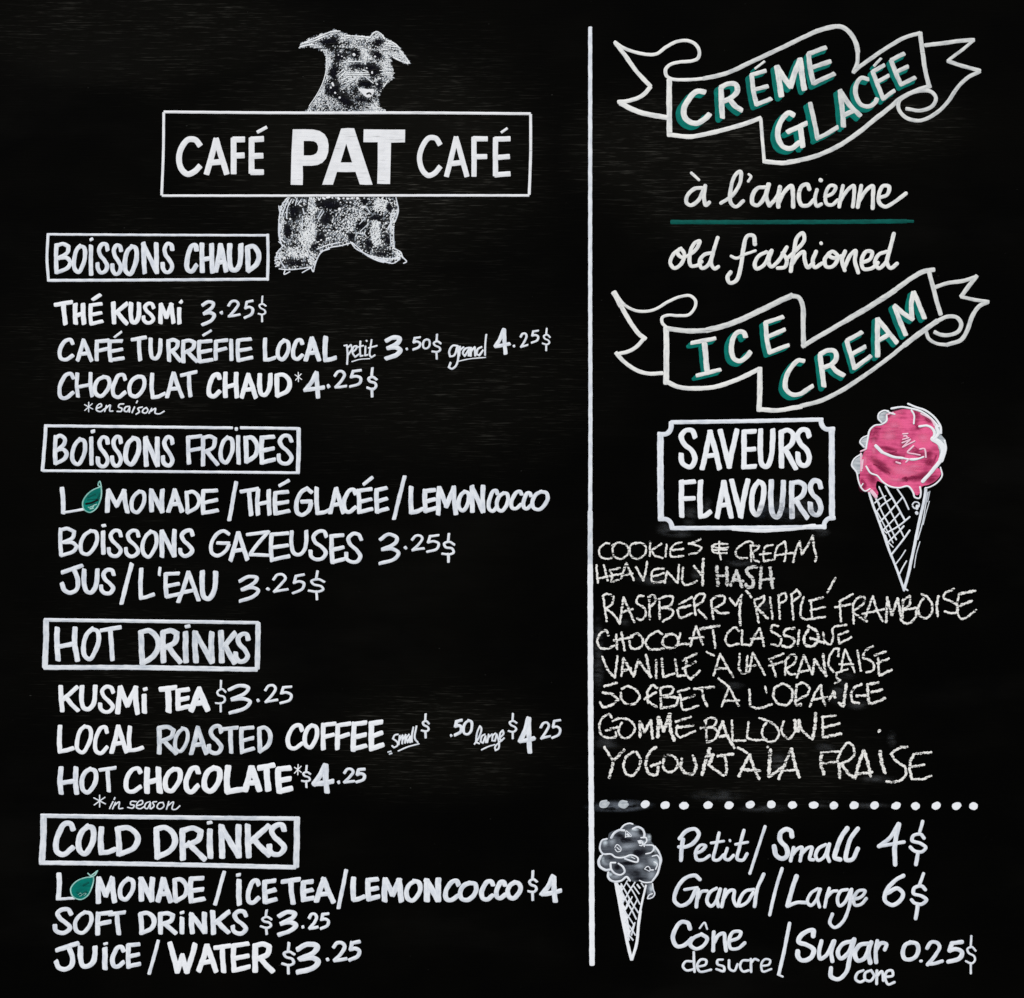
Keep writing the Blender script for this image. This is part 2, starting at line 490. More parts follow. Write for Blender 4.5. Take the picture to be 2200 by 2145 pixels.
boxed_heading('white boxed heading reading BOISSONS CHAUD',
    [('A', 'white', 18, '172,78 900,82 1712,85; @21 1709,80 1712,240 1708,396; @22 1706,391 900,397 175,400; @20 174,76 166,240 176,402')],
    [[('A', 'white', 27, 'B:212,135,345,355 O:340,148,445,355 i:455,150,492,368 dt:458,97,495,130 S:505,135,602,355 S:610,140,697,360 @30 O:695,150,808,368 N:822,130,950,355 @27 S:963,133,1057,352')],
     [('A', 'white', 31, 'C:1128,135,1228,350 H:1232,135,1338,348 A:1332,140,1434,348 @33 U:1425,140,1540,345 D:1550,150,1662,345')]])
text_line('first white line under the boissons chaud box, reading THÉ and a price of 3.25$',
    [[('A', 'bold', 33, 'T:210,540,352,718 H:345,555,440,712 @28 E:455,555,565,718 ac:475,490,550,545')],
     [('A', 'bold', 32, 'K:612,545,740,710 U:735,550,828,710 @27 S:828,550,925,705 @30 M:938,555,1065,708 i:1070,585,1112,710 @27 dt:1085,530,1122,570')],
     [('A', 'white', 26, '3:1238,540,1348,720 .:1368,610,1405,645 @20 2:1422,535,1525,662 5:1530,535,1615,668 @13 $:1635,505,1705,690')]])
text_line('second white line under the boissons chaud box, reading CAFÉ TURRÉFIE LOCAL petit 3.50$ grand 4.25$',
    [[('C', 'white', 29, 'C:238,85,360,250 A:362,90,490,252 F:497,92,608,250 E:590,92,712,256 @18 ac:630,38,695,88')],
     [('C', 'white', 29, 'T:748,72,870,250 U:875,85,977,245 R:998,88,1110,256 R:1100,92,1230,262 E:1215,95,1335,268 @20 ac:1250,28,1322,75 @28 F:1330,90,1440,248 I:1438,92,1472,250 E:1485,85,1612,258')],
     [('C', 'white', 29, 'L:1672,80,1775,255 O:1765,92,1870,248 C:1868,82,1965,245'), ('D', 'white', 34, 'A:5,142,132,318 L:140,135,247,322')],
     [('D', 'white', 13, '292,206 310,202 315,260 312,335;314,222 338,200 345,225 320,270;352,250 375,228 378,208 362,210 350,255 368,285 395,265;405,175 402,240 406,280 422,276;386,216 425,206;440,210 438,275 455,270;447,170 449,174;483,165 474,225 470,272 482,288 506,272;462,222 520,206;@9 345,318 400,302 470,297')],
     [('D', 'white', 34, '3:565,132,702,308 @24 .:716,215,742,241 @18 5:758,140,832,240 @15 0:835,155,898,232 $:898,120,978,302')],
     [('D', 'white', 15, '1085,208 1052,205 1026,245 1032,282 1058,275 1084,212;1087,212 1088,300 1070,350 1043,368 1023,357 1035,325;1100,212 1096,275;1099,240 1126,216;1165,220 1140,226 1121,258 1135,278 1160,238;1166,220 1162,276;1180,220 1176,278;1179,246 1204,216 1208,276;1252,215 1226,230 1216,265 1236,275 1262,238;@13 1285,128 1278,200 1276,272;@9 1085,316 1170,298 1280,288')],
     [('D', 'white', 28, '4:1332,85,1460,275 @22 .:1465,195,1492,221 @16 2:1515,112,1582,222 5:1588,95,1657,192 @13 $:1670,80,1740,242')]])
text_line('third white line under the boissons chaud box, reading CHOCOLAT CHAUD 4.25$',
    [[('C', 'white', 29, 'C:238,322,365,520 @27 H:362,325,492,504 @29 O:485,345,617,505 C:610,333,727,512 O:728,342,864,507 L:883,325,1000,512 A:990,322,1122,508 T:1090,315,1222,505')],
     [('C', 'bold', 33, 'C:1280,330,1390,512 H:1395,320,1512,510 A:1512,330,1642,512 U:1635,332,1747,500 D:1755,332,1882,504 @7 *:1898,325,1950,395')],
     [('D', 'white', 32, '4:0,385,162,580 @27 .:163,470,200,508 @21 2:213,376,315,508 5:313,370,420,502 @20 $:438,358,530,570')]])
text_line('small white note reading en saison above the boissons froides box',
    [[('C', 'white', 8, '*:425,533,490,605')],
     [('C', 'white', 11, '515,580 548,562 542,547 517,562 513,592 540,602 570,582;582,560 570,600;578,580 608,556 606,598 626,598')],
     [('C', 'white', 11, '702,548 672,552 666,570 690,580 685,600 657,601;742,565 716,570 706,595 724,602 745,572 742,604;778,570 762,608;798,528 792,540;832,570 802,580 812,603 790,620;862,574 842,585 834,605 855,613 872,592 862,574;898,580 880,612;892,600 925,580 922,612 950,618 985,600')]], 'script', 140)

boxed_heading('white boxed heading reading BOISSONS FROIDES',
    [('E', 'white', 22, '152,82 700,88 1460,97;1522,96 1700,98 1930,102; @30 1925,104 1926,250 1920,402; @20 138,396 700,400 1300,405 1928,411; @25 158,86 148,230 134,394; @28 1487,104 1493,104')],
    [[('E', 'white', 27, 'B:208,145,318,355 O:330,165,447,362 i:455,155,498,362 dt:466,106,510,138 S:508,148,605,375 S:608,150,697,372 @31 O:698,160,824,368 N:835,155,957,368 @28 S:962,152,1058,372')],
     [('E', 'white', 27, 'F:1138,145,1255,358 R:1240,148,1372,365 O:1365,152,1477,350 i:1480,145,1528,357 @30 D:1540,148,1650,345 E:1650,145,1772,355 @27 S:1768,140,1888,355')]])
text_line('first white line under the boissons froides box, with a teal drop as its second letter, reading LOMONADE, THÉ GLACÉE and LEMONCOCCO',
    [[('E', 'white', 32, '272,520 278,600 280,690;@20 272,690 340,680 420,665')], [('E', 'white', 33, 'M:565,520,745,695 @28 O:745,528,862,700 @33 N:875,520,992,692 A:998,522,1127,692 @28 D:1128,530,1242,698 @30 E:1240,520,1375,705')],
     [('E', 'white', 28, '/:1428,465,1502,755')],
     [('E', 'white', 31, 'T:1508,515,1652,715 H:1622,520,1738,712 E:1745,530,1872,710 @26 ac:1780,455,1868,510')],
     [('F', 'white', 31, 'G:-58,215,78,425 L:80,215,207,417 A:178,215,300,408 C:272,220,387,405 E:376,220,500,407 E:500,215,607,407 @26 ac:415,142,500,208')],
     [('F', 'white', 28, '/:625,130,727,452')],
     [('F', 'white', 33, 'L:738,208,852,412 E:838,225,945,400 M:925,205,1092,418 @29 O:1076,238,1178,392 @33 N:1165,203,1282,402 @28 C:1288,225,1378,395 O:1345,248,1452,397 C:1445,238,1545,382 C:1530,245,1612,382 O:1590,240,1728,387')]])
text_line('second white line under the boissons froides box, reading BOISSONS GAZEUSES 3.25$',
    [[('G', 'white', 28, 'B:240,72,387,282 O:388,90,532,277 @31 i:538,95,580,268 @26 dt:540,50,587,78 @28 S:583,88,697,288 S:703,90,820,290 O:820,95,947,292 @33 N:948,88,1077,290 @30 S:1080,86,1198,288')],
     [('G', 'white', 27, 'G:1300,88,1452,285 @31 A:1435,100,1582,314 @27 Z:1553,100,1730,298 @30 E:1718,105,1874,318'), ('F', 'white', 28, 'U:-93,520,45,707 S:44,515,182,732 @31 E:186,540,304,760 @28 S:290,535,422,752')],
     [('F', 'white', 27, '3:525,540,688,765 @23 .:705,626,737,660 @19 2:755,548,860,668 5:850,546,962,680 @18 $:965,538,1075,750')]])
text_line("third white line under the boissons froides box, reading JUS / L'EAU 3.25$",
    [[('G', 'white', 32, 'J:253,325,430,547 @33 U:408,360,537,547 @30 S:530,358,647,547')],
     [('G', 'white', 30, '/:673,318,774,622')],
     [('G', 'white', 30, "L:806,355,927,590 @20 ':938,352,970,418 @30 E:980,385,1110,577 A:1073,375,1242,602 @36 U:1230,378,1365,592")],
     [('G', 'white', 27, '3:1496,408,1657,602 @24 .:1695,490,1728,525 @20 2:1735,398,1857,537 5:1866,398,1975,542'), ('F', 'white', 18, '$:32,798,168,1010')]])

boxed_heading('white boxed heading reading HOT DRINKS with thick uneven sides',
    [('G', 'grey', 25, '150,724 700,731 1640,743; @40 160,730 158,900 150,1050; @36 150,1056 800,1056 1630,1070; @36 1642,748 1640,900 1636,1060; #white @20 150,1062 600,1060 900,1066 1400,1074;150,720 700,727 1400,736')],
    [[('G', 'white', 34, 'H:218,768,388,1016 @30 O:405,775,542,1008 T:530,765,692,1014')],
     [('G', 'grey', 36, 'D:806,782,962,1036 R:953,783,1112,1027 i:1110,800,1162,1027 @26 dt:1122,753,1177,785 @36 N:1178,795,1342,1027 K:1363,795,1497,1032 @32 S:1473,806,1590,1027')]])
text_line('first white line under the hot drinks box, reading TEA and a price of $3.25',
    [[('H', 'bold', 33, 'K:245,233,397,425 U:390,233,522,420 @29 S:523,235,642,432 @36 M:642,233,822,440 i:825,290,867,437 @27 dt:830,248,877,280')],
     [('H', 'bold', 42, 'T:940,233,1080,432 @36 E:1063,253,1177,420 @42 A:1158,248,1312,427')],
     [('H', 'white', 15, '$:1335,200,1425,432 @27 3:1425,226,1600,440 @24 .:1625,326,1659,359 @20 2:1680,230,1787,364 5:1778,238,1886,370')]])
text_line('second white line under the hot drinks box, reading LOCAL ROASTED COFFEE small .50 large $4.25',
    [[('H', 'bold', 33, 'L:235,510,364,717 @29 O:358,513,487,717 C:485,513,600,720 @33 A:600,513,737,717 @31 L:723,516,852,707')],
     [('H', 'grey', 33, 'R:928,516,1085,724 @27 O:1048,528,1162,712 @33 A:1156,523,1292,727 @31 S:1283,513,1402,724 T:1385,516,1512,712 E:1510,518,1627,717 D:1635,518,1744,709')],
     [('H', 'bold', 31, 'C:1833,500,1965,692'), ('I', 'bold', 31, 'O:-2,243,117,422 @33 F:125,233,242,434 F:225,233,347,432 @36 E:338,223,464,440 @38 E:460,218,577,436')],
     [('I', 'white', 13, '668,320 645,326 632,350 664,376 664,398 640,412 626,400;680,328 673,390;676,366 700,326 697,385;699,362 722,322 717,380;745,320 728,348 735,376 754,332 753,376;775,270 765,330 766,372;797,262 786,350 806,376;@11 670,436 740,406 815,386')], [('I', 'grey', 12, '598,444 618,438;608,458 624,452')],
     [('I', 'white', 16, '$:823,173,895,347')],
     [('I', 'white', 24, '.:1026,313,1052,341 @23 5:1048,213,1125,332 @19 0:1118,216,1197,327')],
     [('I', 'white', 13, '1203,388 1232,345 1250,275 1240,262 1222,305 1212,375 1236,384;1275,320 1255,332 1246,372 1262,380 1280,332 1282,376;1302,320 1292,376;1298,345 1326,318;1350,312 1332,328 1326,364 1345,366 1358,318;1358,320 1374,380 1370,420 1350,432 1346,410 1385,368;1385,340 1406,315 1400,292 1385,308 1380,348 1390,366 1410,346;@11 1252,428 1300,405 1345,392')],
     [('I', 'white', 15, '$:1430,170,1508,352 @34 4:1503,195,1634,457 @22 .:1610,333,1634,360 @18 2:1655,230,1740,357 5:1730,213,1812,352')]])
text_line('third white line under the hot drinks box, reading HOT CHOCOLATE $4.25, thickest letters in the left column',
    [[('J', 'white', 36, 'H:240,153,392,355 @33 O:390,158,524,347 @29 T:523,150,657,337')],
     [('J', 'bold', 33, 'C:700,153,837,347 @40 H:843,153,974,347 @35 O:973,158,1114,339 @37 C:1118,146,1242,342 @39 O:1243,148,1394,342 @43 L:1403,143,1562,352 A:1528,143,1672,337 T:1628,128,1772,332 @42 E:1763,148,1892,347 @8 *:1893,138,1950,215')],
     [('I', 'white', 15, '$:-14,533,67,697 @40 4:60,520,230,742 @29 .:236,638,270,671 @21 2:278,553,374,667 @23 5:358,553,447,662')]])
text_line('small white note reading in season above the cold drinks box',
    [[('J', 'white', 9, '*:490,350,580,438')],
     [('J', 'white', 10, '628,400 604,448;641,372 636,384;645,405 625,450;636,428 672,402 670,448 696,446')],
     [('J', 'white', 10, '790,400 754,400 751,420 776,426 766,445 731,440;798,428 835,412 832,392 806,400 792,440 815,450 845,435;886,400 860,410 849,440 865,450 890,408 888,448;932,400 906,405 915,430 895,450;977,405 950,410 936,440 955,452 984,430 977,405;1018,400 1002,452;1010,430 1050,402 1042,452 1065,454 1095,430')]], 'script', 140)

boxed_heading('white boxed heading reading COLD DRINKS, lowest of the four boxes',
    [('J', 'grey', 32, '130,498 700,506 1910,518; @44 142,505 140,660 130,818; @34 120,826 1000,838 1900,858; @42 1914,515 1912,700 1908,850; #white @18 125,492 700,499 1400,507;130,832 1000,846 1880,866')],
    [[('J', 'white', 37, 'C:208,530,367,782 O:368,558,512,780 L:523,570,657,777 D:643,566,817,782')],
     [('J', 'white', 38, 'D:913,566,1080,802 R:1088,570,1287,812 i:1275,585,1337,802 @26 dt:1276,530,1330,562 @38 N:1363,556,1532,797 K:1548,553,1737,792 @36 S:1703,543,1842,782')]])
text_line('first white line under the cold drinks box, with a teal drop as its second letter, ending in $4',
    [[('K', 'white', 35, '250,158 252,240 246,320;@22 236,332 290,330 355,325')], [('K', 'white', 37, 'M:498,170,657,367 @32 O:660,178,786,350 @38 N:800,170,922,352 A:923,176,1047,360 @33 D:1042,178,1160,357 @36 E:1153,170,1280,364')],
     [('K', 'white', 27, '/:1328,133,1417,382')],
     [('K', 'white', 37, 'i:1480,185,1537,377 @27 dt:1480,148,1530,178 @33 C:1551,193,1662,374 @36 E:1668,188,1782,370')],
     [('K', 'white', 36, 'T:1796,180,1950,377'), ('L', 'white', 38, 'E:-15,195,90,357 A:78,178,230,364')],
     [('L', 'white', 28, '/:238,123,320,402')],
     [('L', 'white', 37, 'L:333,173,447,354 E:438,178,547,350 @40 M:546,178,714,357 @33 O:708,193,840,354 @42 N:843,183,974,357 @34 C:983,188,1107,354 O:1083,203,1232,352 C:1233,193,1347,347 C:1338,198,1432,342 O:1416,203,1540,342')],
     [('L', 'white', 19, '$:1566,128,1652,347 @36 4:1653,156,1820,362')]])
text_line('second white line under the cold drinks box, reading SOFT DRINKS $3.25',
    [[('K', 'white', 33, 'S:206,388,347,580 @29 O:348,413,494,580 @34 F:500,413,632,587 @32 T:588,410,724,584')],
     [('K', 'white', 34, 'D:803,416,932,582 R:938,418,1082,584 i:1088,455,1132,580 @24 dt:1088,410,1134,442 @36 N:1153,420,1290,577 K:1303,406,1454,582 @32 S:1448,403,1574,584')],
     [('K', 'white', 18, '$:1648,403,1750,582 @34 3:1766,413,1924,594 @26 .:1938,510,1972,542'), ('L', 'white', 23, '2:33,426,117,550 5:110,423,192,547')]])
text_line('third white line under the cold drinks box, reading JUICE / WATER $3.25',
    [[('K', 'white', 36, 'J:210,626,397,844 @37 U:378,656,522,822 i:548,665,594,830 @22 dt:553,630,600,658 @33 C:603,653,717,820 @33 E:716,636,830,820')],
     [('K', 'white', 25, '/:866,610,957,867')],
     [('K', 'bold', 38, 'W:1003,633,1217,857 A:1210,643,1367,847 @36 T:1323,640,1462,852 E:1453,633,1597,850 @40 R:1598,630,1762,852')],
     [('K', 'white', 20, '$:1798,628,1910,857'), ('L', 'white', 40, '3:-60,633,134,864 @29 .:156,736,194,771 @27 2:200,623,320,774 @29 5:306,618,412,770')]])

# the two teal drops that stand for a letter O
def drop(label, view, body, rim, extra):
    d = empty('painted_drop', board, label)
    mb = MB(); fill(mb, 'teal', [pts(view, body)], z=0.20); obj('drop_body', mb, d)
    mb = MB(); draw(mb, view, 'teal_pale', rim, 9, 'script', 150, z0=0.24, h=0.1); obj('outline', mb, d)
    mb = MB()
    for (m, w, s) in extra: draw(mb, view, m, s, w, 'script', 150, z0=0.3, h=0.08)
    obj('highlight', mb, d)
drop('teal drop with a wavy tail tip, in the lemonade line of the boissons froides list', 'E',
     '545,505 490,532 445,570 417,618 425,662 465,688 505,665 540,598 550,550',
     '545,508 490,530 442,568 416,618 424,664 466,688 508,664 540,600 548,545 545,508;547,512 524,498 535,470 545,505',
     [('teal_dark', 14, '500,625 470,640;520,590 535,560;455,580 500,560'), ('black', 15, '440,628 472,622 520,600'), ('teal_pale', 8, '455,652 478,658 492,645 470,648;490,640 512,632;468,664 492,660'), ('teal_dark', 8, '450,600 510,592')])
drop('teal drop with a leaf at its tip, in the lemonade line of the cold drinks list', 'K',
     '488,172 430,186 368,213 333,258 345,310 400,334 448,310 480,250 490,200',
     '486,176 428,184 366,213 332,260 344,310 400,335 450,308 480,250 492,200 490,170;470,172 520,134 500,166 466,180;452,152 478,176',
     [('teal_dark', 18, '380,285 400,300 440,280'), ('teal_dark', 12, '375,285 400,296 445,284'), ('teal_pale', 4, '385,300 400,290 410,305 395,312;415,300 430,290 440,295 425,308;455,300 470,280'), ('teal_dark', 14, '420,235 455,215')])

# ------------------------------------------------------------------ logo
logo = empty('logo', board, 'boxed logo with a stippled dog behind the words CAFÉ PAT CAFÉ')
mb = MB()
draw(mb, 'P', 'logo', '353,241 600,243 900,243 1139,245; @6.3 1140,247 1140,330 1137,418; @5.5 1136,420.5 900,420.5 600,421 349,421; @6 352,243 351,330 347.5,419', 6.2, 'sign', 60, z0=0.5)
obj('frame', mb, logo)
for v, w, items in (('LA', 59, ['c:218,338,480,725 ', 'A:490,338,745,720', 'f:750,335,910,715', 'e:925,332,1095,710 @34 ac:998,232,1118,305']),
                    ('LB', 53, ['c:708,325,958,735', 'A:972,328,1222,740', 'f:1235,328,1414,738', 'e:1445,332,1637,732 @26 ac:1518,245,1600,305'])):
    for s in items:
        mb = MB(); draw(mb, v, 'logo', s, w, 'sign', 68, 0.4); obj('letter', mb, logo)
mb = MB()
fill(mb, 'logo', [pts('LA', '1358,265 1470,264 1560,267 1620,281 1668,312 1697,360 1708,420 1704,490 1683,550 1645,592 1600,613 1540,620 1455,620 1458,720 1455,808 1395,807 1338,805 1345,500'),
                  pts('LA', '1465,378 1465,520 1530,520 1562,514 1590,497 1604,466 1605,430 1590,396 1564,382 1530,378')], z=0.2, smooth=False)
obj('letter', mb, logo, 'heavy white letter P')
mb = MB()
fill(mb, 'logo', [[(692.2, 397.2), (712, 340), (732.9, 276.8), (747, 275.5), (760.9, 276.1), (781, 338), (800.5, 397.2), (786, 397.5), (773, 396.6), (763.8, 369.7), (744, 370.2), (724.1, 369.7), (715.3, 397.2)],
                  [(743.9, 309.2), (731.8, 349.5), (756.5, 349.5)]], z=0.2, smooth=False)
obj('letter', mb, logo, 'heavy white letter A')
mb = MB()
fill(mb, 'logo', [pts('LB', '188,265 400,267 592,268 592,330 590,392 455,395 450,600 445,798 380,798 320,795 325,600 325,390 255,391 185,390')], z=0.2, smooth=False)
obj('letter', mb, logo, 'heavy white letter T')

# ------------------------------------------------------------------ wiped chalk dust: soft patches with no edge
def smudge_material(name, col, amount, lo=0.34, hi=0.68):
    k = NT(name)
    uv = k.n('ShaderNodeUVMap').outputs[0]
    geo = k.n('ShaderNodeNewGeometry').outputs['Position']
    gr = k.n('ShaderNodeTexGradient', gradient_type='SPHERICAL')
    k.l(uv, gr.inputs[0])
    f = k.step(gr.outputs['Fac'], 0.0, 1.0)
    nz = k.step(k.noise(geo, (45, 45, 160), 4, 0.65), lo, hi)
    k.l(k.math('MULTIPLY', k.math('MULTIPLY', f, nz), amount), k.b.inputs['Alpha'])
    k.b.inputs['Base Color'].default_value = (*col, 1)
    k.b.inputs['Roughness'].default_value = 0.95
    k.b.inputs['Specular IOR Level'].default_value = 0.0
    return k.m
M['dust'] = smudge_material('wiped chalk dust', (0.32, 0.34, 0.36), 0.10)
M['dust_heavy'] = smudge_material('heavy wiped chalk dust', (0.26, 0.30, 0.36), 0.62)
M['rub'] = smudge_material('paint rubbed thin', (0.06, 0.075, 0.10), 0.52)

def smudge(name, mat, view, x, y, rx, ry, ang=0.0, z=0.02, label=None, parent=None):
    ox, oy, f = VW[view]
    mb = MB(); sl = mb.slot(mat)
    ca, sa = math.cos(ang), math.sin(ang)
    c = mb.vert(ox + x / f, oy + y / f, z, 0, 0)
    ring = []
    for i in range(24):
        t = i / 24 * 6.2832
        ex, ey = rx * math.cos(t), ry * math.sin(t)
        ring.append(mb.vert(ox + (x + ex * ca - ey * sa) / f, oy + (y + ex * sa + ey * ca) / f, z, math.cos(t), math.sin(t)))
    for i in range(24): mb.face((c, ring[i], ring[(i + 1) % 24]), sl)
    obj(name, mb, parent or board, label)

for m, c_, a_ in (('soft_crimson', (0.25, 0.014, 0.062), 0.72), ('soft_rose', (0.90, 0.22, 0.40), 0.8), ('soft_soot', (0.008, 0.008, 0.012), 0.95), ('soft_mist', (0.34, 0.38, 0.43), 0.85), ('soft_frost', (0.62, 0.70, 0.76), 0.9)):
    M[m] = smudge_material(m.replace('_', ' ') + ' paint', c_, a_, 0.30, 0.52)
def patches(view, parent, items, z=0.21):
    for i, (m, x, y, rx, ry, a) in enumerate(items):
        smudge('shading_patch', m, view, x, y, rx, ry, a, z=z + i * 0.0035, parent=parent)

# the stippled dog
def inside(p, poly):
    x, y = p; c = False
    for i in range(len(poly)):
        (x1, y1), (x2, y2) = poly[i - 1], poly[i]
        if (y1 > y) != (y2 > y) and x < (x2 - x1) * (y - y1) / (y2 - y1) + x1: c = not c
    return c
def tone_at(p, base, spots):
    t = base
    for (cx, cy, rx, ry, v) in spots:
        d = math.hypot((p[0] - cx) / rx, (p[1] - cy) / ry)
        k = 1 - min(1, max(0, (d - 0.78) / 0.4))
        t += (v - t) * k
    return t
def stipple(view, outline, tone, spacing, flow, size=1.0, mb=None, only=None, cov=1.0):
    """short dabs and dots laid where the drawing is light"""
    ox, oy, f = VW[view]
    mb = mb or MB()
    poly = [tuple(map(float, q.split(','))) for q in outline.split()]
    xs = [p[0] for p in poly]; ys = [p[1] for p in poly]
    y = min(ys); r = 0
    while y < max(ys):
        x = min(xs) + (r % 2) * spacing / 2
        while x < max(xs):
            px, py = x + rng.gauss(0, spacing * .42), y + rng.gauss(0, spacing * .42)
            x += spacing
            if not inside((px, py), poly): continue
            t = max(0.0, min(1.0, tone(px, py)))
            if rng.random() > cov * (t ** 1.35) + 0.015: continue
            big = size * rng.uniform(0.6, 1.25) * (0.75 + 0.5 * t)
            ang = flow(px, py) + rng.gauss(0, 0.45)
            el = rng.uniform(1.0, 2.6) if rng.random() < 0.5 else 1.0
            X, Y = ox + px / f, oy + py / f
            ca, sa = math.cos(ang), math.sin(ang)
            h = 0.10 + rng.random() * 0.15 + (0 if only == 'stipple_dim' else 0.16)
            u, v = rng.uniform(0, 500), rng.uniform(0, 60)
            idx = []
            c = mb.vert(X, Y, h + 0.04, u, v)
            for j in range(7):
                a = j / 7 * 6.283
                rr = big * rng.uniform(0.8, 1.15)
                ex, ey = math.cos(a) * rr * el, math.sin(a) * rr
                idx.append(mb.vert(X + ex * ca - ey * sa, Y + ex * sa + ey * ca, h, u + ex, v + ey * .1))
            sl = mb.slot(only or ('stipple' if rng.random() < 0.45 + t * 0.8 else 'stipple_dim'))
            for j in range(7): mb.face((c, idx[j], idx[(j + 1) % 7]), sl)
        y += spacing * 0.85; r += 1
    return mb
HEAD = '455,315 470,262 520,232 580,192 680,162 780,138 850,125 920,150 970,175 1080,182 1200,188 1222,150 1265,138 1330,168 1360,212 1420,235 1490,282 1530,335 1570,392 1622,476 1575,482 1500,452 1425,402 1420,470 1435,540 1455,620 1400,665 1340,720 1310,790 1290,870 1300,920 1380,985 500,985 580,912 640,805 690,722 740,622 725,530 735,420 720,370 670,325 560,303'
BODY = '330,140 268,212 230,300 215,450 230,600 225,680 268,750 200,820 172,920 190,1000 250,1022 330,1040 500,1025 620,1000 650,1055 670,980 692,900 740,812 850,762 1000,742 1120,716 1180,790 1280,842 1350,882 1450,918 1580,948 1680,930 1755,900 1740,832 1662,762 1640,640 1640,500 1700,320 1668,140'
body_spots = [(580, 600, 110, 170, 1.0), (640, 260, 50, 130, .85), (600, 420, 60, 60, .9), (1060, 340, 100, 120, .55), (1200, 320, 70, 150, .7), (1420, 560, 60, 200, .95), (1480, 230, 110, 90, .85), (1000, 600, 190, 90, .6), (450, 820, 150, 70, .85), (640, 900, 50, 80, .85),
              (1100, 450, 120, 90, .7), (520, 480, 50, 80, .6), (250, 450, 34, 260, .85), (1640, 500, 40, 260, .85), (220, 880, 50, 100, .75), (1700, 860, 50, 60, .8), (300, 230, 60, 60, .7), (1500, 900, 170, 20, .8),
              (420, 320, 76, 110, .10), (330, 560, 50, 90, .12), (330, 340, 40, 110, .3), (850, 215, 180, 62, .06), (800, 390, 70, 100, .08), (740, 640, 66, 70, .08), (1000, 200, 140, 40, .15),
              (1240, 490, 66, 66, .06), (1280, 190, 46, 36, .06), (1420, 390, 90, 40, .25), (1590, 265, 40, 56, .08), (1480, 800, 120, 44, .3), (400, 950, 130, 40, .25), (1330, 720, 36, 90, .15), (1560, 650, 40, 90, .3), (1120, 630, 46, 60, .12), (660, 760, 30, 40, .2)]
HEAD_TONE = '0000000378740000000057000000000 0000077753477766666668875000000 0056764221366566676742565000000 5757531111243465344411467640000 8746776323564547665335566574000 0000048621242201786345666676000 0000003765131510686211575777500 0000000872123653577633473677600 0000000882356766563456675005860 0000000862366311131003766000000 0000000821246534441300677000000 0000000810467777763103777000000 0000004841557777646245467000000 0000006622265665212662563000000 0000037232156544100341620000000 0000057131153522633433300000000 0000377202023421599662400000000 0000565531201343225434000000000 0000666555310144331452000000000 0006655565542013435575000000000 0056345453554332454776400000000 0566434544444445456677650000000'.split()
def grid_tone(x, y):
    gx, gy = (x - 460) / 40, (y - 140) / 40
    i, j = int(math.floor(gx)), int(math.floor(gy))
    fx, fy = gx - i, gy - j
    q = lambda a, b: int(HEAD_TONE[min(21, max(0, b))][min(30, max(0, a))]) / 9
    return (q(i, j) * (1 - fx) + q(i + 1, j) * fx) * (1 - fy) + (q(i, j + 1) * (1 - fx) + q(i + 1, j + 1) * fx) * fy
dog = empty('dog_drawing', board, 'white stippled drawing of a shaggy dog behind the logo box')
for v, o_ in (('DG', HEAD), ('DB', BODY)):
    mb = MB(); fill(mb, 'wash', [pts(v, o_)], z=0.03, smooth=False); obj('grey_wash', mb, dog)
head_flow = lambda x, y: (1.9 if x < 840 and y > 320 else -0.5 if y < 330 and x < 900 else 0.6 if x > 1250 else -0.5)
mb = stipple('DG', HEAD, lambda x, y: (grid_tone(x, y) - 0.16) * 1.25, 15, head_flow, 1.9, None, 'stipple_dim', 0.85)
mb = stipple('DG', HEAD, lambda x, y: (grid_tone(x, y) - 0.10) * 1.32, 9.5, head_flow, 0.92, mb)
patches('DG', dog, [('soft_soot', 1042, 380, 92, 62, 0), ('soft_soot', 1040, 382, 60, 44, 0), ('soft_soot', 1268, 388, 74, 56, .2), ('soft_soot', 1268, 388, 50, 40, 0), ('soft_soot', 1222, 545, 128, 84, 0), ('soft_soot', 1225, 545, 95, 62, 0), ('soft_soot', 1070, 495, 110, 34, .05),
    ('soft_soot', 770, 240, 150, 44, -.1), ('soft_soot', 1290, 246, 80, 44, 0), ('soft_soot', 815, 570, 56, 120, 0), ('soft_soot', 880, 400, 70, 90, 0), ('soft_soot', 800, 740, 100, 100, .5), ('soft_soot', 920, 860, 140, 56, .5),
    ('soft_soot', 1150, 680, 130, 50, 0), ('soft_soot', 1150, 680, 90, 36, 0), ('soft_soot', 1090, 850, 120, 40, .2), ('soft_soot', 1290, 700, 50, 80, 0)], z=0.46)
# features: lit strands, eyes, tongue, chin
draw(mb, 'DG', 'stipple', '470,275 560,235 680,185 800,140 880,135;470,300 560,280 650,285;520,262 620,235 720,190;1205,190 1235,155 1265,140 1310,165 1350,215;1380,235 1460,270 1510,320;1350,260 1440,275;1520,350 1570,410 1610,470;1440,410 1500,440 1590,475;960,185 1080,190 1200,205', 15, 'script', 120, z0=0.54)
draw(mb, 'DG', 'stipple', '735,330 745,400 740,480 735,560 700,680 640,800 560,920;1400,250 1330,320;980,575 1180,572;960,592 1190,590;1300,548 1440,545;1310,580 1450,575;860,590 920,540;870,630 940,560;900,470 1010,455 1110,455;1140,400 1150,480;1140,610 1230,680;1390,650 1340,720;1180,560 1120,545;900,650 980,610;920,680 1040,640;1360,290 1480,300;1330,330 1440,345;1010,700 1030,680', 11, 'script', 120, z0=0.54)
draw(mb, 'DG', 'logo', '@30 1026,380 1030,384;@20 1248,402 1250,403;@18 885,348 890,350;@14 865,385 866,386;900,400 902,401;925,415 926,416;@17 1160,522 1162,523;@18 1218,560 1219,575;@20 785,725 786,728;800,680 812,705;@22 830,782 831,783;@22 877,832 878,833;@18 1300,630 1302,632;1270,690 1272,692', 20, 'script', z0=0.6)
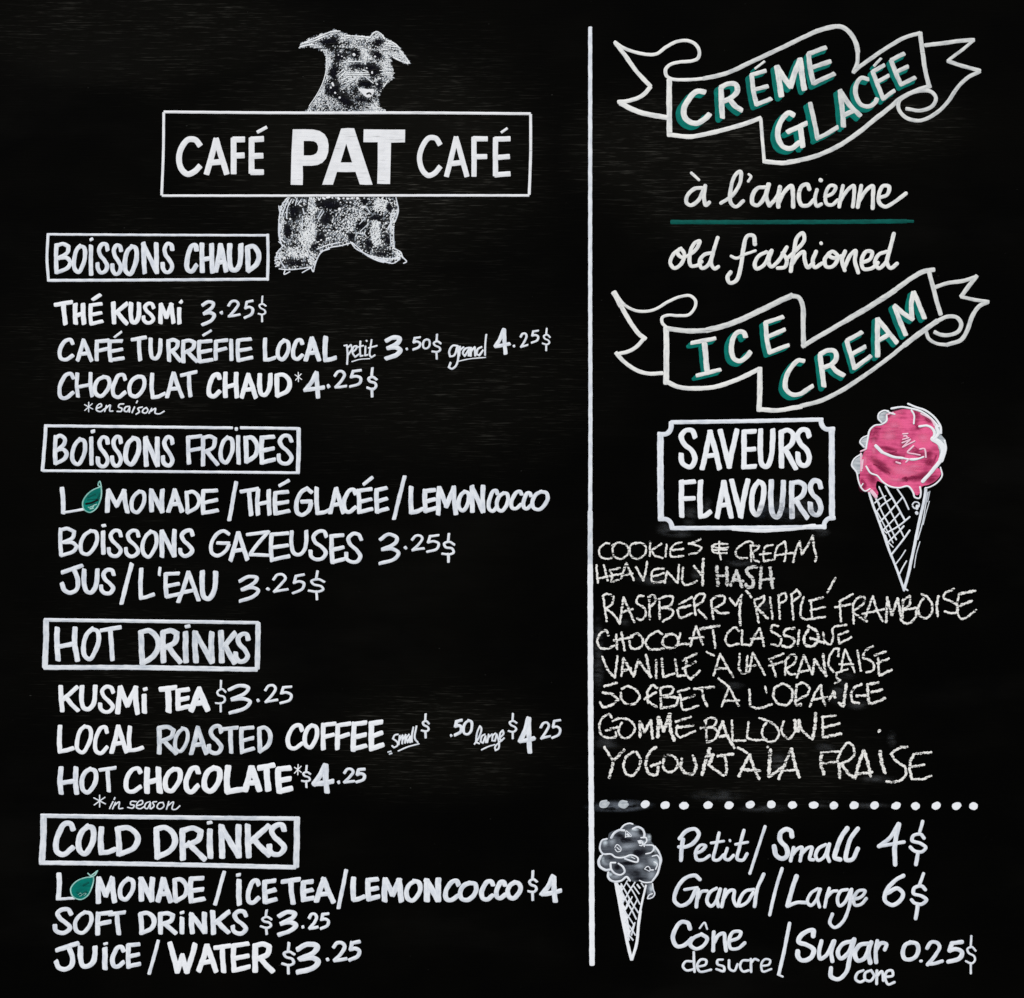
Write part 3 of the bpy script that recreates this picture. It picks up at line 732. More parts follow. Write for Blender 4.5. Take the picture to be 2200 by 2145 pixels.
fill(mb, 'logo', [pts('DG', '1075,745 1125,735 1180,745 1235,742 1240,765 1225,800 1215,815 1175,832 1140,815 1110,782')], z=0.62)
draw(mb, 'DG', 'black', '1165,792 1190,782 1205,795;1185,560 1260,540 1290,570;1120,665 1180,670', 18, 'script', z0=0.66)
draw(mb, 'DG', 'black', '@12 760,272 840,262;@5 590,316 800,314 1020,318;@5 1330,335 1500,338', 5, 'script', z0=0.66)
obj('dog_head', mb, dog, stuff=False)
body_tone = lambda x, y: (tone_at((x, y), .44, body_spots) - 0.06) * 1.1
body_flow = lambda x, y: 1.3 if x < 720 else -1.0
mb = stipple('DB', BODY, body_tone, 21, body_flow, 2.0, None, 'stipple_dim', 0.55)
mb = stipple('DB', BODY, body_tone, 14.5, body_flow, 1.2, mb, None, 0.95)
draw(mb, 'DB', 'white', '330,150 270,230 240,330 225,480 228,620 270,750;345,165 300,260 260,380;380,170 330,280 320,400;225,250 232,300;240,470 245,640 300,700;225,690 290,745;265,755 215,810 195,880;230,830 250,930 300,1010;180,890 215,885;175,920 210,905;180,960 205,940;185,995 215,985;230,1025 340,1035 500,1022 640,1000;300,1045 290,1090 360,1060;515,1070 620,1010;620,1000 650,1060 665,1000 690,920 740,830 850,765 990,738 1110,705;700,780 830,730 980,700;740,810 850,780;1110,690 1170,770 1280,830 1400,885;1130,700 1200,760 1300,850 1460,930 1520,945;1400,870 1560,905 1700,885;1420,900 1560,945 1640,955 1720,900;1340,870 1560,930;1640,770 1730,820 1755,880 1800,935 1765,955;1690,820 1720,870 1690,905', 15, 'script', 150, z0=0.3)
draw(mb, 'DB', 'grey', '1670,145 1700,310 1660,440;1690,300 1640,400 1570,520;1640,500 1640,620 1650,760;1610,340 1600,560;1600,600 1610,740;1620,450 1570,540;760,290 700,400;780,320 720,410;1330,470 1230,560;1290,400 1220,470;1300,260 1350,330;520,280 540,350;515,380 515,520;1180,580 1290,600;450,150 430,240;500,170 460,230', 14, 'script', 150, z0=0.3)
patches('DB', dog, [('soft_soot', 415, 320, 90, 120, .1), ('soft_soot', 335, 560, 60, 120, 0), ('soft_soot', 850, 225, 200, 80, 0), ('soft_soot', 800, 400, 90, 110, 0), ('soft_soot', 740, 640, 80, 80, 0), ('soft_soot', 1240, 490, 80, 80, .5),
    ('soft_soot', 1285, 190, 70, 40, 0), ('soft_soot', 1420, 390, 110, 44, 0), ('soft_soot', 1590, 265, 56, 80, 0), ('soft_soot', 1560, 660, 50, 110, 0), ('soft_soot', 1470, 840, 150, 44, .1), ('soft_soot', 410, 950, 150, 44, 0), ('soft_soot', 1330, 700, 50, 120, 0), ('soft_soot', 1120, 620, 60, 70, 0), ('soft_soot', 660, 740, 60, 60, 0)], z=0.46)
draw(mb, 'DB', 'logo', '@34 965,160 966,161;@26 1022,155 1023,155;@34 1073,160 1075,160;@24 1120,154 1138,152;@36 1194,155 1196,156;@18 985,205 986,206;1062,203 1064,204;@24 1108,203 1110,204;@38 972,288 974,290;@32 1265,264 1267,266;@26 720,168 722,170;770,150 790,160;820,145 850,140;@22 885,148 887,149;@24 537,220 538,221;@34 295,888 297,890;@26 365,410 366,411;@24 845,548 846,549;@22 1215,625 1216,626;@20 745,670 750,668;@14 705,695 720,690', 20, 'script', z0=0.6)
obj('dog_body', mb, dog)

# ------------------------------------------------------------------ the dividing line
mb = MB()
draw(mb, 'P', 'white', '1268,60 1268,300 1268,620 1268.5,900 1268,1130;@10.5 #grey 1268,1100 1268,1240;@11.5 #bold 1268,1215 1269,1500 1270.5,1760 1272,2072', 8.5, 'brush')
obj('dividing_line', mb, board, 'long white upright line between the two columns')

# ------------------------------------------------------------------ ribbons with shaded lettering
def ribbon_banner(label, outline, letters):
    b = empty('ribbon_banner', board, label)
    mb = MB()
    for (v, m, w, s) in outline: draw(mb, v, m, s, w, 'brush', 70, z0=0.06)
    obj('ribbon_outline', mb, b)
    for (v, w, s, dx, dy) in letters:
        pieces = s if isinstance(s, list) else [(v, s)]
        mb = MB()
        for q, ss in pieces: draw(mb, q, 'teal', ss, w * 1.08, 'script', 70, dx=dx, dy=dy, z0=0.06, h=0.1)
        sh = MB()
        for q, ss in pieces: draw(sh, q, 'teal', ss, w * 1.0, 'script', 70, dx=dx * .5, dy=dy * .5, z0=0.16, h=0.08)
        base = len(mb.v); mb.v += sh.v; mb.uv += sh.uv; mb.f += [tuple(i + base for i in f) for f in sh.f]; mb.mi += sh.mi
        obj('letter_shadow', mb, b)
        mb = MB()
        for q, ss in pieces: draw(mb, q, 'warm' if q in ('R4', 'R5') or v == 'R1' else 'banner', ss, w, 'marker', 70, z0=0.36)
        obj('letter', mb, b)

ribbon_banner('upper painted ribbon with the words CRÉME GLACÉE shaded in teal',
    [('R1', 'warm', 34, '92,226 160,272 280,320 400,343 490,338 580,275 680,222 780,212 860,245 898,310 888,375 840,402 700,418 620,440 578,485 585,545 640,578 760,585 950,573'),
     ('R1', 'banner', 44, '940,573 1150,525 1400,412 1700,272 1900,175 2020,122 2200,75'),
     ('R2', 'banner', 46, '150,122 330,76 400,84 480,150 530,240 545,320'), ('R2', 'banner', 38, '545,300 540,420 505,515'),
     ('R2', 'banner', 40, '505,510 570,455 700,362 850,262 1000,180 1135,140;@42 1140,140 1160,300 1190,500 1220,630'),
     ('R2', 'banner', 46, '1235,645 1100,690 960,760 850,850 700,968 550,1090 350,1222 150,1310 0,1350 -120,1370'),
     ('R1', 'warm', 46, '1850,1355 1700,1378 1525,1365;@32 1518,1372 1502,1180 1484,955;@46 1480,952 1300,1015 1100,1070 950,1105 800,1128 625,1110'),
     ('R1', 'warm', 52, '612,590 611,700 612,900 614,1115'),
     ('R1', 'warm', 42, '100,235 190,352 300,505 430,645;432,655 350,738 230,785 128,796;@52 150,810 240,858 380,908 590,945'),
     ('R2', 'banner', 42, '1190,255 1350,238 1500,216 1650,206;@32 1650,208 1560,285 1405,402;@40 1405,408 1560,458 1708,498;@38 1708,508 1600,560 1500,655 1400,800 1300,898 1150,972 1030,958 955,900 930,830 950,770 1080,705 1160,688 1250,702 1290,760 1262,830 1150,878 1010,862')],
    [('R1', 56, '945,702 880,695 800,768 750,865 758,935 810,990 880,1000 950,958 990,918', -44, 34),
     ('R1', 52, '1105,665 1110,800 1118,940;1108,655 1170,625 1245,632 1262,690 1205,755 1130,790;1185,765 1240,835 1298,875', -38, 28),
     ('R1', 44, '1398,548 1412,680 1445,822;1400,538 1525,502;1430,678 1545,648;1445,822 1578,768;@24 1432,478 1518,412', -36, 32),
     ('R1', 54, '1640,465 1660,600 1680,735;1642,462 1700,560 1768,650;1770,648 1815,500 1858,395;1860,392 1878,550 1900,672', -34, 30),
     ('R2', 48, '75,345 92,480 122,620;82,335 235,280;110,468 278,412;125,618 315,530', -22, 36),
     ('R1', 52, '1795,922 1755,900 1695,950 1650,1060 1652,1150 1700,1225 1775,1238 1845,1190;1745,1082 1915,1002;1862,1050 1885,1218', -40, 34),
     ('R2', 44, '90,812 130,980 160,1140;155,1145 250,1100 348,1040', -40, 34),
     ('R2', 48, '408,1025 395,850 375,692;378,695 470,830 565,925;415,925 505,878', -38, 34),
     ('R2', 44, '640,580 580,568 528,640 530,740 580,825 650,840 712,800 725,770', -30, 34),
     ('R2', 42, '690,512 740,650 790,770;692,505 792,448;742,600 835,548;788,765 890,692;@28 702,452 765,385', -28, 30),
     ('R2', 44, '862,402 908,520 958,632;865,398 982,338;900,518 1018,462;955,632 1088,568', -22, 36)])

ribbon_banner('lower painted ribbon with the words ICE CREAM shaded in teal',
    [('R4', 'warm', 30, '120,300 170,365 235,412 330,440 460,428 600,350 720,300 810,292 862,340 855,405 800,472 700,482 600,478 545,500 545,550 590,598'),
     ('R4', 'warm', 54, '85,262 115,315 150,385;@44 145,375 250,560 330,662 382,702;@38 368,705 310,768 230,820 135,845;@40 105,838 180,920 300,1002 420,1035 545,1030;@54 583,600 585,850 582,1125'),
     ('R4', 'banner', 50, '590,605 800,628 980,622;@56 970,622 1200,558 1450,448 1650,350 1780,290;@46 1775,292 1845,308 1882,380 1888,560 1893,775'),
     ('R5', 'banner', 46, '20,772 200,665 450,520;@54 440,525 700,370 900,240;@48 890,245 1080,110 1180,58 1270,44;@42 1225,62 1260,200 1300,350 1335,470'),
     ('R4', 'warm', 46, '585,1110 700,1162 900,1175 1050,1160 1250,1095 1468,992;@50 1475,985 1475,1200 1468,1385;@46 1468,1375 1650,1385 1800,1360 1870,1350'),
     ('R5', 'banner', 44, '0,1345 200,1290 400,1190 600,1060;@40 600,1060 800,915 1000,755;@52 990,762 1150,640 1300,535;@40 1300,535 1400,492 1490,498 1532,560 1505,630 1410,668 1330,662 1280,638'),
     ('R5', 'banner', 34, '1198,640 1222,700 1290,745 1400,762;@42 1395,760 1530,712 1590,620 1640,480 1700,395 1785,352;@40 1285,210 1400,172 1550,150 1680,110;@42 1678,105 1600,205 1532,298;@36 1532,302 1650,328 1790,350')],
    [('R4', 44, '828,742 1045,700;@52 948,755 960,880 972,1000;@42 878,1052 1095,998', -32, 34),
     ('R4', 48, '1338,680 1322,645 1270,638 1222,695 1204,800 1232,895 1290,915 1345,878 1382,832', -42, 30),
     ('R4', 44, '1530,555 1542,700 1568,830;1528,550 1692,495;1562,680 1708,615;1570,832 1745,765', -36, 30),
     ('R4', 46, '1892,915 1845,908 1775,975 1722,1090 1722,1180 1780,1232 1860,1228 1930,1185 1975,1155', -36, 30),
     ('R5', 48, '185,855 202,1000 222,1150;192,848 260,812 325,822 340,885 292,948 222,978;292,955 340,1010 408,1050', -28, 30),
     ('R5', 44, '440,725 480,860 512,980;445,718 580,642;492,848 612,780;515,980 665,870', -22, 32),
     ('R5', 48, '735,865 732,700 735,515;738,518 820,620 915,735;755,712 840,662', -34, 26),
     ('R5', 46, '895,395 950,540 1000,662;898,388 980,460 1068,515;1062,510 1055,380 1075,265;1080,262 1130,380 1180,502', -34, 26)])

text_line("white script line reading à l'ancienne",
    [[('R3', 'warm', 21, '278,72 330,120;@28 350,175 300,182 250,232 243,280 272,298 322,268 368,178;375,162 366,255 380,298 402,278')],
     [('R3', 'warm', 27, '485,282 560,232 618,140 620,62 590,80 552,190 556,285 590,308 640,268;@20 680,82 695,96 676,130')
      , ('R3', 'warm', 30, '790,172 740,178 705,232 706,285 740,298 790,240 820,152;815,152 802,240 822,300;824,300 880,235 897,170;897,172 888,240 886,308;888,280 935,195 978,162 988,230 990,308'),
      ('R3', 'warm', 29, '1102,185 1090,152 1052,162 1030,230 1050,298 1095,298 1130,262;@26 1156,190 1142,255 1155,303 1186,290;@30 1181,121 1184,123;@26 1212,240 1268,212 1285,168 1250,160 1216,220 1226,288 1262,295 1300,262;1338,162 1322,235 1312,308;1318,270 1372,190 1412,160 1415,235 1406,308;@28 1466,162 1452,235 1442,310;1448,272 1502,192 1545,162 1548,240 1545,318;1595,245 1648,222 1660,168 1620,162 1590,220 1592,280 1632,308 1690,280 1778,215')]], 'script', 150)
mb = MB()
draw(mb, 'R3', 'teal_dark', '140,415 600,416 1000,415 1400,413 1780,409;@22 1770,408 1828,411', 32, 'brush')
obj('teal_underline', mb, board, "teal line between the scripts à l'ancienne and old fashioned")
text_line('white script line reading old fashioned',
    [[('R3', 'warm', 27, '205,600 155,638 130,700 158,738 210,702 228,635 200,602 180,628 212,662 260,648;258,652 318,595 335,548 302,560 266,650 276,722 318,718 350,692;425,630 370,642 336,690 350,738 392,720 428,640;462,525 432,620 416,700 440,742 466,728')],
     [('R3', 'warm', 29, '722,570 712,512 672,510 642,600 620,745 590,825 545,840 530,800 552,766;@22 556,654 590,668 650,642 725,616;@28 802,625 752,650 720,710 732,740 780,720 832,622;840,615 818,700 836,728 880,694 945,592;915,632 945,680 930,730 882,738;945,672 1020,602 1068,540 1056,492 1020,520 992,640 972,758;980,712 1030,642 1064,622 1070,680 1092,732 1130,702;1150,622 1126,690 1140,732 1190,704;@24 1184,562 1186,565;@28 1242,632 1210,680 1222,728 1270,722 1302,655 1262,620 1240,648 1280,668 1330,652;1352,620 1332,680 1350,752;1350,728 1392,645 1426,615 1422,690 1444,768;1468,700 1528,672 1542,625 1502,620 1468,690 1482,742 1540,738 1582,700;1642,622 1592,640 1562,700 1590,738 1640,692 1656,642;1694,497 1662,620 1646,700 1670,738 1716,706')]], 'script', 150)

# ------------------------------------------------------------------ flavours heading
sv = empty('notched_frame_heading', board, 'white frame with notched corners round the words SAVEURS FLAVOURS')
mb = MB()
draw(mb, 'R6', 'white', '235,78 900,68 1670,52;@48 232,82 228,140 200,180 165,192 112,190;@60 128,192 128,500 132,990;@46 118,1002 190,1005 225,1035 242,1090;@44 240,1088 800,1085 1300,1082 1680,1075;@46 #bold 820,1090 1080,1108 1330,1095 1600,1068;@46 #white 1690,1085 1692,1040 1722,1002 1785,988;@56 1762,160 1762,500 1764,985;@48 1658,58 1668,105 1702,142 1780,143', 42, 'brush', 62)
obj('frame', mb, sv)
for s in ('s:293,138,482,527', 'A:502,148,717,537', 'V:668,138,882,524', 'e:898,140,1055,528', 'U:1052,138,1227,532', 'R:1250,135,1442,527', 's:1405,128,1572,512',
          'f:302,625,477,994', 'L:480,625,627,1007', 'A:645,628,830,1002', 'V:778,612,987,994', 'O:972,622,1137,980', '#white U:1155,620,1327,1005', '#white R:1350,625,1552,1002', '#white s:1525,622,1682,987'):
    mb = MB(); draw(mb, 'R6', 'bold', s, 50, 'marker', 68, 0.6); obj('letter', mb, sv)
for i, (v, x, y, rx, ry, a) in enumerate([('R6', 410, 970, 90, 130, .3), ('R6', 580, 880, 60, 110, 0), ('R6', 190, 1100, 130, 90, 0), ('R6', 1640, 1125, 130, 60, 0), ('R6', 1350, 900, 420, 160, 0),
        ('S1', 620, 470, 260, 60, .05), ('S1', 1035, 410, 80, 70, 0), ('S1', 360, 860, 70, 50, .5), ('S1', 1420, 300, 190, 50, 0), ('S1', 110, 1020, 60, 260, 0), ('S1', 880, 30, 160, 50, 0), ('S1', 1650, 710, 120, 60, 0),
        ('S4', 620, 380, 120, 150, .4), ('S4', 800, 500, 130, 60, 0), ('S4', 500, 900, 130, 60, .1), ('S4', 50, 1030, 100, 110, 0), ('S4', 1110, 820, 60, 100, 0), ('S4', 700, 230, 140, 40, 0), ('S4', 960, 1190, 260, 50, 0),
        ('S3', 110, 180, 70, 240, 0), ('S3', 180, 850, 160, 90, .2), ('S3', 1350, 320, 160, 50, 0), ('S3', 1800, 1040, 120, 60, 0), ('T1', 1080, 70, 260, 60, 0), ('T1', 1450, 170, 260, 40, 0), ('T1', 2270, 150, 200, 34, 0), ('T1', 1930, 140, 100, 40, 0)]):
    smudge('chalk_smudge', 'dust', v, x, y, rx, ry, a, z=0.012 + i * 0.001)
smudge('chalk_smudge', 'dust_heavy', 'T1', 330, 152, 300, 56, -.03, z=0.05, label='blue grey wiped smear over the first dots of the dotted line')
for x, y, rx, ry in ((1090, 930, 90, 110), (1240, 940, 120, 90), (1290, 880, 50, 110), (1375, 920, 60, 130), (1590, 930, 90, 80)):
    smudge('rubbed_patch', 'rub', 'R6', x, y, rx, ry, z=0.42 + x * 1e-5, parent=sv)

# ------------------------------------------------------------------ pink ice cream cone
ic = empty('ice_cream_drawing', board, 'pink painted ice cream scoop in a white latticed cone')
mb = MB()
V = 'R7'
for s in ('545,142 490,150 460,188 466,232 500,262 540,245 552,190', '372,375 330,385 290,425 310,475 352,500 372,440', '310,540 250,578 214,640 235,690 275,735 305,700 315,610',
          '985,250 1035,290 1045,360 1085,415 1096,500 1070,590 1010,680 930,770 880,800 920,740 1010,620 1032,520 1000,450 955,405 975,340'):
    fill(mb, 'frost', [pts(V, s)], z=0.06)
fill(mb, 'pink', [pts(V, '540,190 620,150 690,128 770,135 850,150 920,200 972,258 988,305 968,370 962,405 1008,455 1030,530 1020,610 990,665 1030,680 1045,725 1000,790 930,830 868,848 852,905 822,928 788,900 742,842 660,855 570,845 505,818 455,795 440,850 462,915 430,948 390,905 345,892 302,862 288,795 292,720 302,620 322,545 352,490 376,400 392,325 430,290 490,268 545,232')], z=0.14)
obj('scoop', mb, ic)
mb = MB()
draw(mb, V, 'pink_dark', '@14 400,320 388,360;430,300 480,308;@12 470,520 560,540 630,520;420,640 520,680 570,725;@18 690,775 720,760;700,770 720,795;@10 800,480 840,510;940,600 925,630;@16 770,752 830,750;@12 400,740 420,770;@18 800,150 810,270 830,290;@12 905,215 935,235;@14 540,180 560,200;@26 310,790 340,830;@14 700,560 660,600;@18 1000,560 960,650', 20, 'script', z0=0.2, h=0.06)
obj('pink_shading', mb, ic)
mb = MB()
draw(mb, V, 'bold', '@17 585,122 680,108 760,120 860,150 960,220 1020,290;740,78 800,105 900,140 980,200 1040,290 1045,350;@14 770,140 795,180 792,262;@20 845,288 920,282 970,315 985,370 965,400;@44 970,405 1040,450 1068,520 1045,600;@30 1045,600 980,680 920,750 875,798;@24 1000,290 1020,350 990,400;@13 555,145 510,142 468,170 462,215 490,250;545,150 600,172 615,175;@14 540,190 540,235 490,270 430,280 385,320 365,400 350,490;@12 370,370 310,400 292,435 330,480;@12 305,545 240,590 216,650 260,715 280,800 305,860 340,890 385,870;@10 300,850 320,820;@14 350,660 390,720 450,745 500,800 570,845 660,858 740,845 790,910 800,945 845,955 858,900 850,850;@12 1040,670 1055,745 1010,810 950,848 905,862;@27 440,468 498,528;@22 498,528 600,570 690,583;@15 690,583 800,598 882,572;@11 760,590 840,586;@14 1080,420 1092,500 1060,590', 16, 'script', 130, z0=0.36, grow=1.18)
draw(mb, V, 'pink_pale', '@12 690,358 735,355;700,380 725,378 732,400;690,410 745,395;685,440 760,410 690,480 800,425;740,520 790,470 735,530 800,545 850,555;850,500 890,495 905,575;720,620 750,590;@16 630,620 665,632;@12 860,170 960,230 985,280;600,160 540,180;300,520 350,500;@26 400,890 440,940;@12 300,540 305,700;320,600 310,680', 12, 'script', 130, z0=0.38, grow=1.3)
obj('outline', mb, ic)
mb = MB()
draw(mb, V, 'white', '@19 378,905 410,1010 480,1200 560,1430 640,1630 702,1812;@24 905,865 892,960 842,1180 792,1430 742,1660 705,1800;@10 #grey 925,900 905,1010 870,1200 830,1340;@7 942,892 922,990;938,985 905,1100 880,1200;@8 850,1360 815,1480 797,1600;#white @12 470,850 540,1000 620,1160 700,1315;@16 530,845 620,1000 712,1165;@13 640,870 700,960 745,1058;@12 440,950 500,1090 560,1200 630,1340;@10 450,1080 530,1230 600,1370;@12 430,1000 480,960 530,935;445,1080 500,1020 590,955;@13 480,1175 570,1080 690,945;@12 510,1250 590,1170 665,1090;@14 545,1275 650,1215 755,1130;@13 548,1370 650,1270 700,1215;@15 585,1480 680,1360 755,1255;@10 620,1575 670,1510 715,1440;@12 655,1670 690,1600 725,1540;@10 530,1300 560,1410;560,1370 600,1410;@16 440,960 470,1010', 12, 'script', 130, grow=1.15)
draw(mb, V, 'white', '@14 780,1015 800,992 838,1000 842,1030 800,1050 782,1030;@30 825,1030 822,1050;@30 818,1090 822,1096;@16 700,1790 735,1812;@12 #grey 500,1240 540,1280;540,1330 550,1380', 12, 'script', 150)
obj('cone', mb, ic)

# ------------------------------------------------------------------ chalk list of flavours
CH = 19
def chalk_line(label, words): text_line(label, words, 'chalk', 100, z0=0.05, h=0.05)
chalk_line('first chalk line, reading COOKIES & CREAM', [
    [('S1', 'chalk', CH, '215,122 175,122 122,172 117,212 150,258 235,260;238,142 290,115 360,130 395,180 370,240 300,265 252,230 246,165 268,128;470,115 420,130 402,190 425,248 480,265 545,220 555,160 512,117 455,122;592,102 592,240;700,124 600,190;605,190 640,235 712,256;748,130 736,245;890,110 820,132 785,180 787,238 905,238;800,184 905,172;1065,80 1000,112 952,122 1030,140 1070,162 1040,202 955,222')],
    [('S1', 'chalk', 17, '1318,126 1200,130 1166,148 1240,165 1325,160;1168,158 1182,200 1310,212;1240,102 1236,200 1256,272;1180,184 1310,178')],
    [('S1', 'chalk', CH, '1552,122 1530,102 1450,132 1390,200 1412,250 1500,258;1532,135 1536,290;1530,142 1610,142 1598,172 1546,205;1546,205 1570,275 1610,295;1740,136 1672,150 1652,200 1652,288 1740,272;1615,225 1720,212;1752,272 1780,155 1850,102 1862,180 1845,298;1765,232 1930,208'),
     ('S2', 'chalk', 21, '192,296 212,200 252,100;252,105 272,225;272,225 335,125 375,48;375,48 385,160 406,250 395,290')]])
chalk_line('second chalk line, reading HEAVENLY HASH', [
    [('S1', 'chalk', 20, '92,322 106,490;162,322 198,468;105,450 200,428;312,350 218,374 240,420 228,480 302,462;218,424 330,404;322,452 370,302;370,302 405,380 442,466;330,418 432,402;462,340 530,468;530,468 552,380 566,290;722,355 622,372 615,478 732,474;622,430 725,398;730,490 752,380;752,382 850,492;852,490 862,320;900,345 905,500 950,506 1032,470;1000,330 1080,425;@26 1090,265 1082,400 1084,512')],
    [('S1', 'chalk_soft', 32, '1215,335 1226,515;1308,345 1312,512;@22 1215,432 1310,415;@28 1345,515 1400,372;1400,372 1450,532;1370,455 1462,475;@34 1590,342 1522,345 1492,388 1542,440 1556,508 1500,532 1488,500;@30 1630,335 1618,540;1712,345 1735,538;@22 1620,462 1750,450')]])
chalk_line('third chalk line, reading RASPBERRY RIPPLE FRAMBOISE, the longest of the list', [
    [('S1', 'chalk', 21, '156,612 170,720 190,848;150,612 192,592 250,620 240,680 185,730;185,730 260,792 312,872;312,862 345,622;345,622 400,750 446,856;330,762 432,732;535,612 490,612 466,668 545,732 550,790 510,835 470,820;585,640 590,830;575,622 622,602 645,650 590,720;680,662 682,826;672,642 740,615 802,620 790,688 700,722;700,722 800,742 805,782 710,850;985,622 862,690;848,740 872,812 985,772;@26 860,725 970,700;@22 1002,650 1016,790;1000,642 1060,590 1102,602 1080,662 1022,702;1042,742 1122,822;1162,652 1182,826;1160,652 1230,610 1290,622 1280,670 1182,732;1182,732 1250,772 1326,766;1335,632 1388,702;1388,702 1450,600;@25 1440,640 1428,760 1436,884;@22 1490,562 1540,625')],
    [('S1', 'chalk', 21, '1565,660 1588,760 1606,860;1562,652 1660,612 1650,662 1590,722;@25 1600,732 1690,822;@20 1710,622 1736,826;1790,602 1804,830;1790,612 1850,580 1864,640 1802,682'),
     ('S2', 'chalk', 21, '176,600 182,700 194,832;172,600 228,552 256,600 190,662;292,620 266,700 272,815 490,806;@22 340,658 470,624;@19 358,662 366,812;350,746 490,712;@22 584,442 510,580')],
    [('S2', 'chalk', 21, '748,592 620,664;625,664 636,850;580,716 725,690;748,680 756,870;746,690 810,620 860,630 840,688 762,742;762,775 880,850;852,845 892,730 935,612;935,612 972,740 1026,848;835,778 1042,734;@24 1058,858 1070,622;1070,640 1112,790;1112,790 1165,632;1165,632 1192,782 1202,842;@22 1216,642 1210,820;1212,652 1280,612 1276,690 1212,742;1212,742 1342,722 1330,812 1252,870 1190,832;1388,592 1442,622 1488,700 1470,790 1410,820 1362,772 1372,680 1410,632;@25 1546,612 1530,700 1540,800;@21 1692,545 1602,592 1592,622 1700,682 1730,732 1700,770 1602,756;@26 1890,562 1740,592;@20 1738,592 1720,700 1728,790;1728,790 1762,825 1900,742;@24 1742,702 1860,656')]])
chalk_line('fourth chalk line, reading CHOCOLAT CLASSIQUE', [
    [('S1', 'chalk', 22, '206,980 180,932 130,962 102,1022 122,1088 180,1104 262,1075;276,970 286,1108;326,950 356,1120;255,1025 430,995;415,985 472,962 522,1010 520,1070 470,1104 412,1090 402,1030;710,972 670,942 590,982 552,1040 580,1100 722,1104;740,970 820,972 860,1030 830,1085 762,1095 712,1060 722,1000 762,972;875,955 850,1060;850,1062 980,1055;968,1080 1022,892;1022,892 1085,1066;960,1006 1092,996;@27 1062,920 1240,886;@22 1180,930 1202,1096')],
    [('S1', 'chalk', 21, '1422,940 1390,905 1330,942 1296,1010 1320,1070 1422,1056;1452,930 1446,1060;1446,1060 1522,1072;1530,1070 1570,980 1616,912;1616,912 1656,1080;1530,1016 1650,1002;1790,890 1732,888 1722,930 1812,1000 1802,1068 1722,1062;@24 1940,910 1850,932 1842,970 1932,1012 1932,1060 1872,1090 1822,1072'),
     ('S2', 'chalk', 23, '246,930 236,1076;@26 330,892 410,942 426,1010 370,1080 302,1062 296,990 335,925;350,1002 480,1050;@20 470,950 490,1040 540,1062 565,990;565,985 560,912 690,880;705,940 612,975;612,975 620,1056 736,996')]])
chalk_line('fifth chalk line, reading VANILLE À LA FRANÇAISE', [
    [('S3', 'chalk', 22, '146,46 200,172 264,245;264,245 290,42;326,230 345,62;345,62 395,150 440,235;@26 350,180 415,158;@24 440,235 482,78;482,78 540,162 602,240;@26 556,30 575,130 592,232;@22 650,80 650,250;702,66 716,240;716,240 822,204;826,72 850,230;850,230 930,222;1028,20 896,82;935,85 925,200 970,260;970,260 1060,180;895,160 1020,96')],
    [('S3', 'chalk', 19, '1118,5 1190,40;@21 1185,225 1246,22;1246,22 1310,140 1370,240;1210,160 1322,156')],
    [('S3', 'chalk', 21, '1430,20 1420,160;1420,160 1450,202 1520,188;1490,190 1500,40;1520,180 1550,12;1550,12 1610,120 1664,220;1490,142 1576,130')],
    [('S3', 'chalk', 21, '1838,20 1700,76;1722,90 1766,234;1702,136 1830,96'),
     ('S4', 'chalk', 21, '122,80 116,220;112,95 180,28 218,50 200,110 122,162;122,165 160,210 215,212;225,245 292,35;292,35 370,215;260,190 332,176;@24 370,215 392,72;392,72 440,150 502,230;470,25 492,220;@21 612,46 616,-28 578,-22 530,50 524,135 570,190;@18 600,195 594,238 632,268 576,300;@20 640,190 655,60 676,-20;676,-20 720,80 766,196;620,120 752,120;@19 590,200 700,165;@21 790,-10 822,182;@22 935,-50 858,0 842,60;842,60 930,100 942,168 872,196;1055,0 950,36;985,60 990,210;@24 995,226 1110,170;@21 972,110 1085,66')]])
chalk_line("sixth chalk line, reading SORBET À L'ORANGE, smudged near its end", [
    [('S3', 'chalk', 24, '284,292 165,326;150,385 242,400 295,450;295,450 222,505 150,515 126,472;@22 328,350 380,325 460,360 496,420 450,485 372,490 326,440 320,382;@24 660,342 620,316 572,370 576,480;540,445 650,380;570,462 655,520;@22 690,360 696,525;690,345 760,326 812,346 790,390 692,420;@24 690,420 862,430 830,500 760,520 692,528;@21 960,345 850,376;870,400 880,440;1012,410 880,452;880,452 900,540 1045,505;@24 1002,350 1190,330;1076,350 1096,450 1130,514')],
    [('S3', 'chalk', 21, '1228,250 1330,330;1260,515 1330,332;1330,332 1420,508;1280,462 1425,456')],
    [('S3', 'chalk', 23, '1520,355 1525,500;1525,505 1590,530 1730,492;@18 1665,325 1680,385'),
     ('S4', 'chalk', 24, '92,300 22,340 10,430 60,490 140,495 182,430 175,350 102,300;225,310 215,400 212,490;@28 222,500 265,495;@22 230,312 280,292 345,350 330,388;215,462 330,400;345,515 400,380 450,312;450,312 462,420 490,505;370,450 510,426;@26 525,455 570,372;575,380 582,430;@28 615,480 660,512;660,512 670,430 688,302;@24 830,305 760,340 732,400 750,470 808,482;780,415 870,410;@26 990,290 880,308;885,320 890,410 896,480;896,485 940,480 1050,436;920,382 1022,356')]])
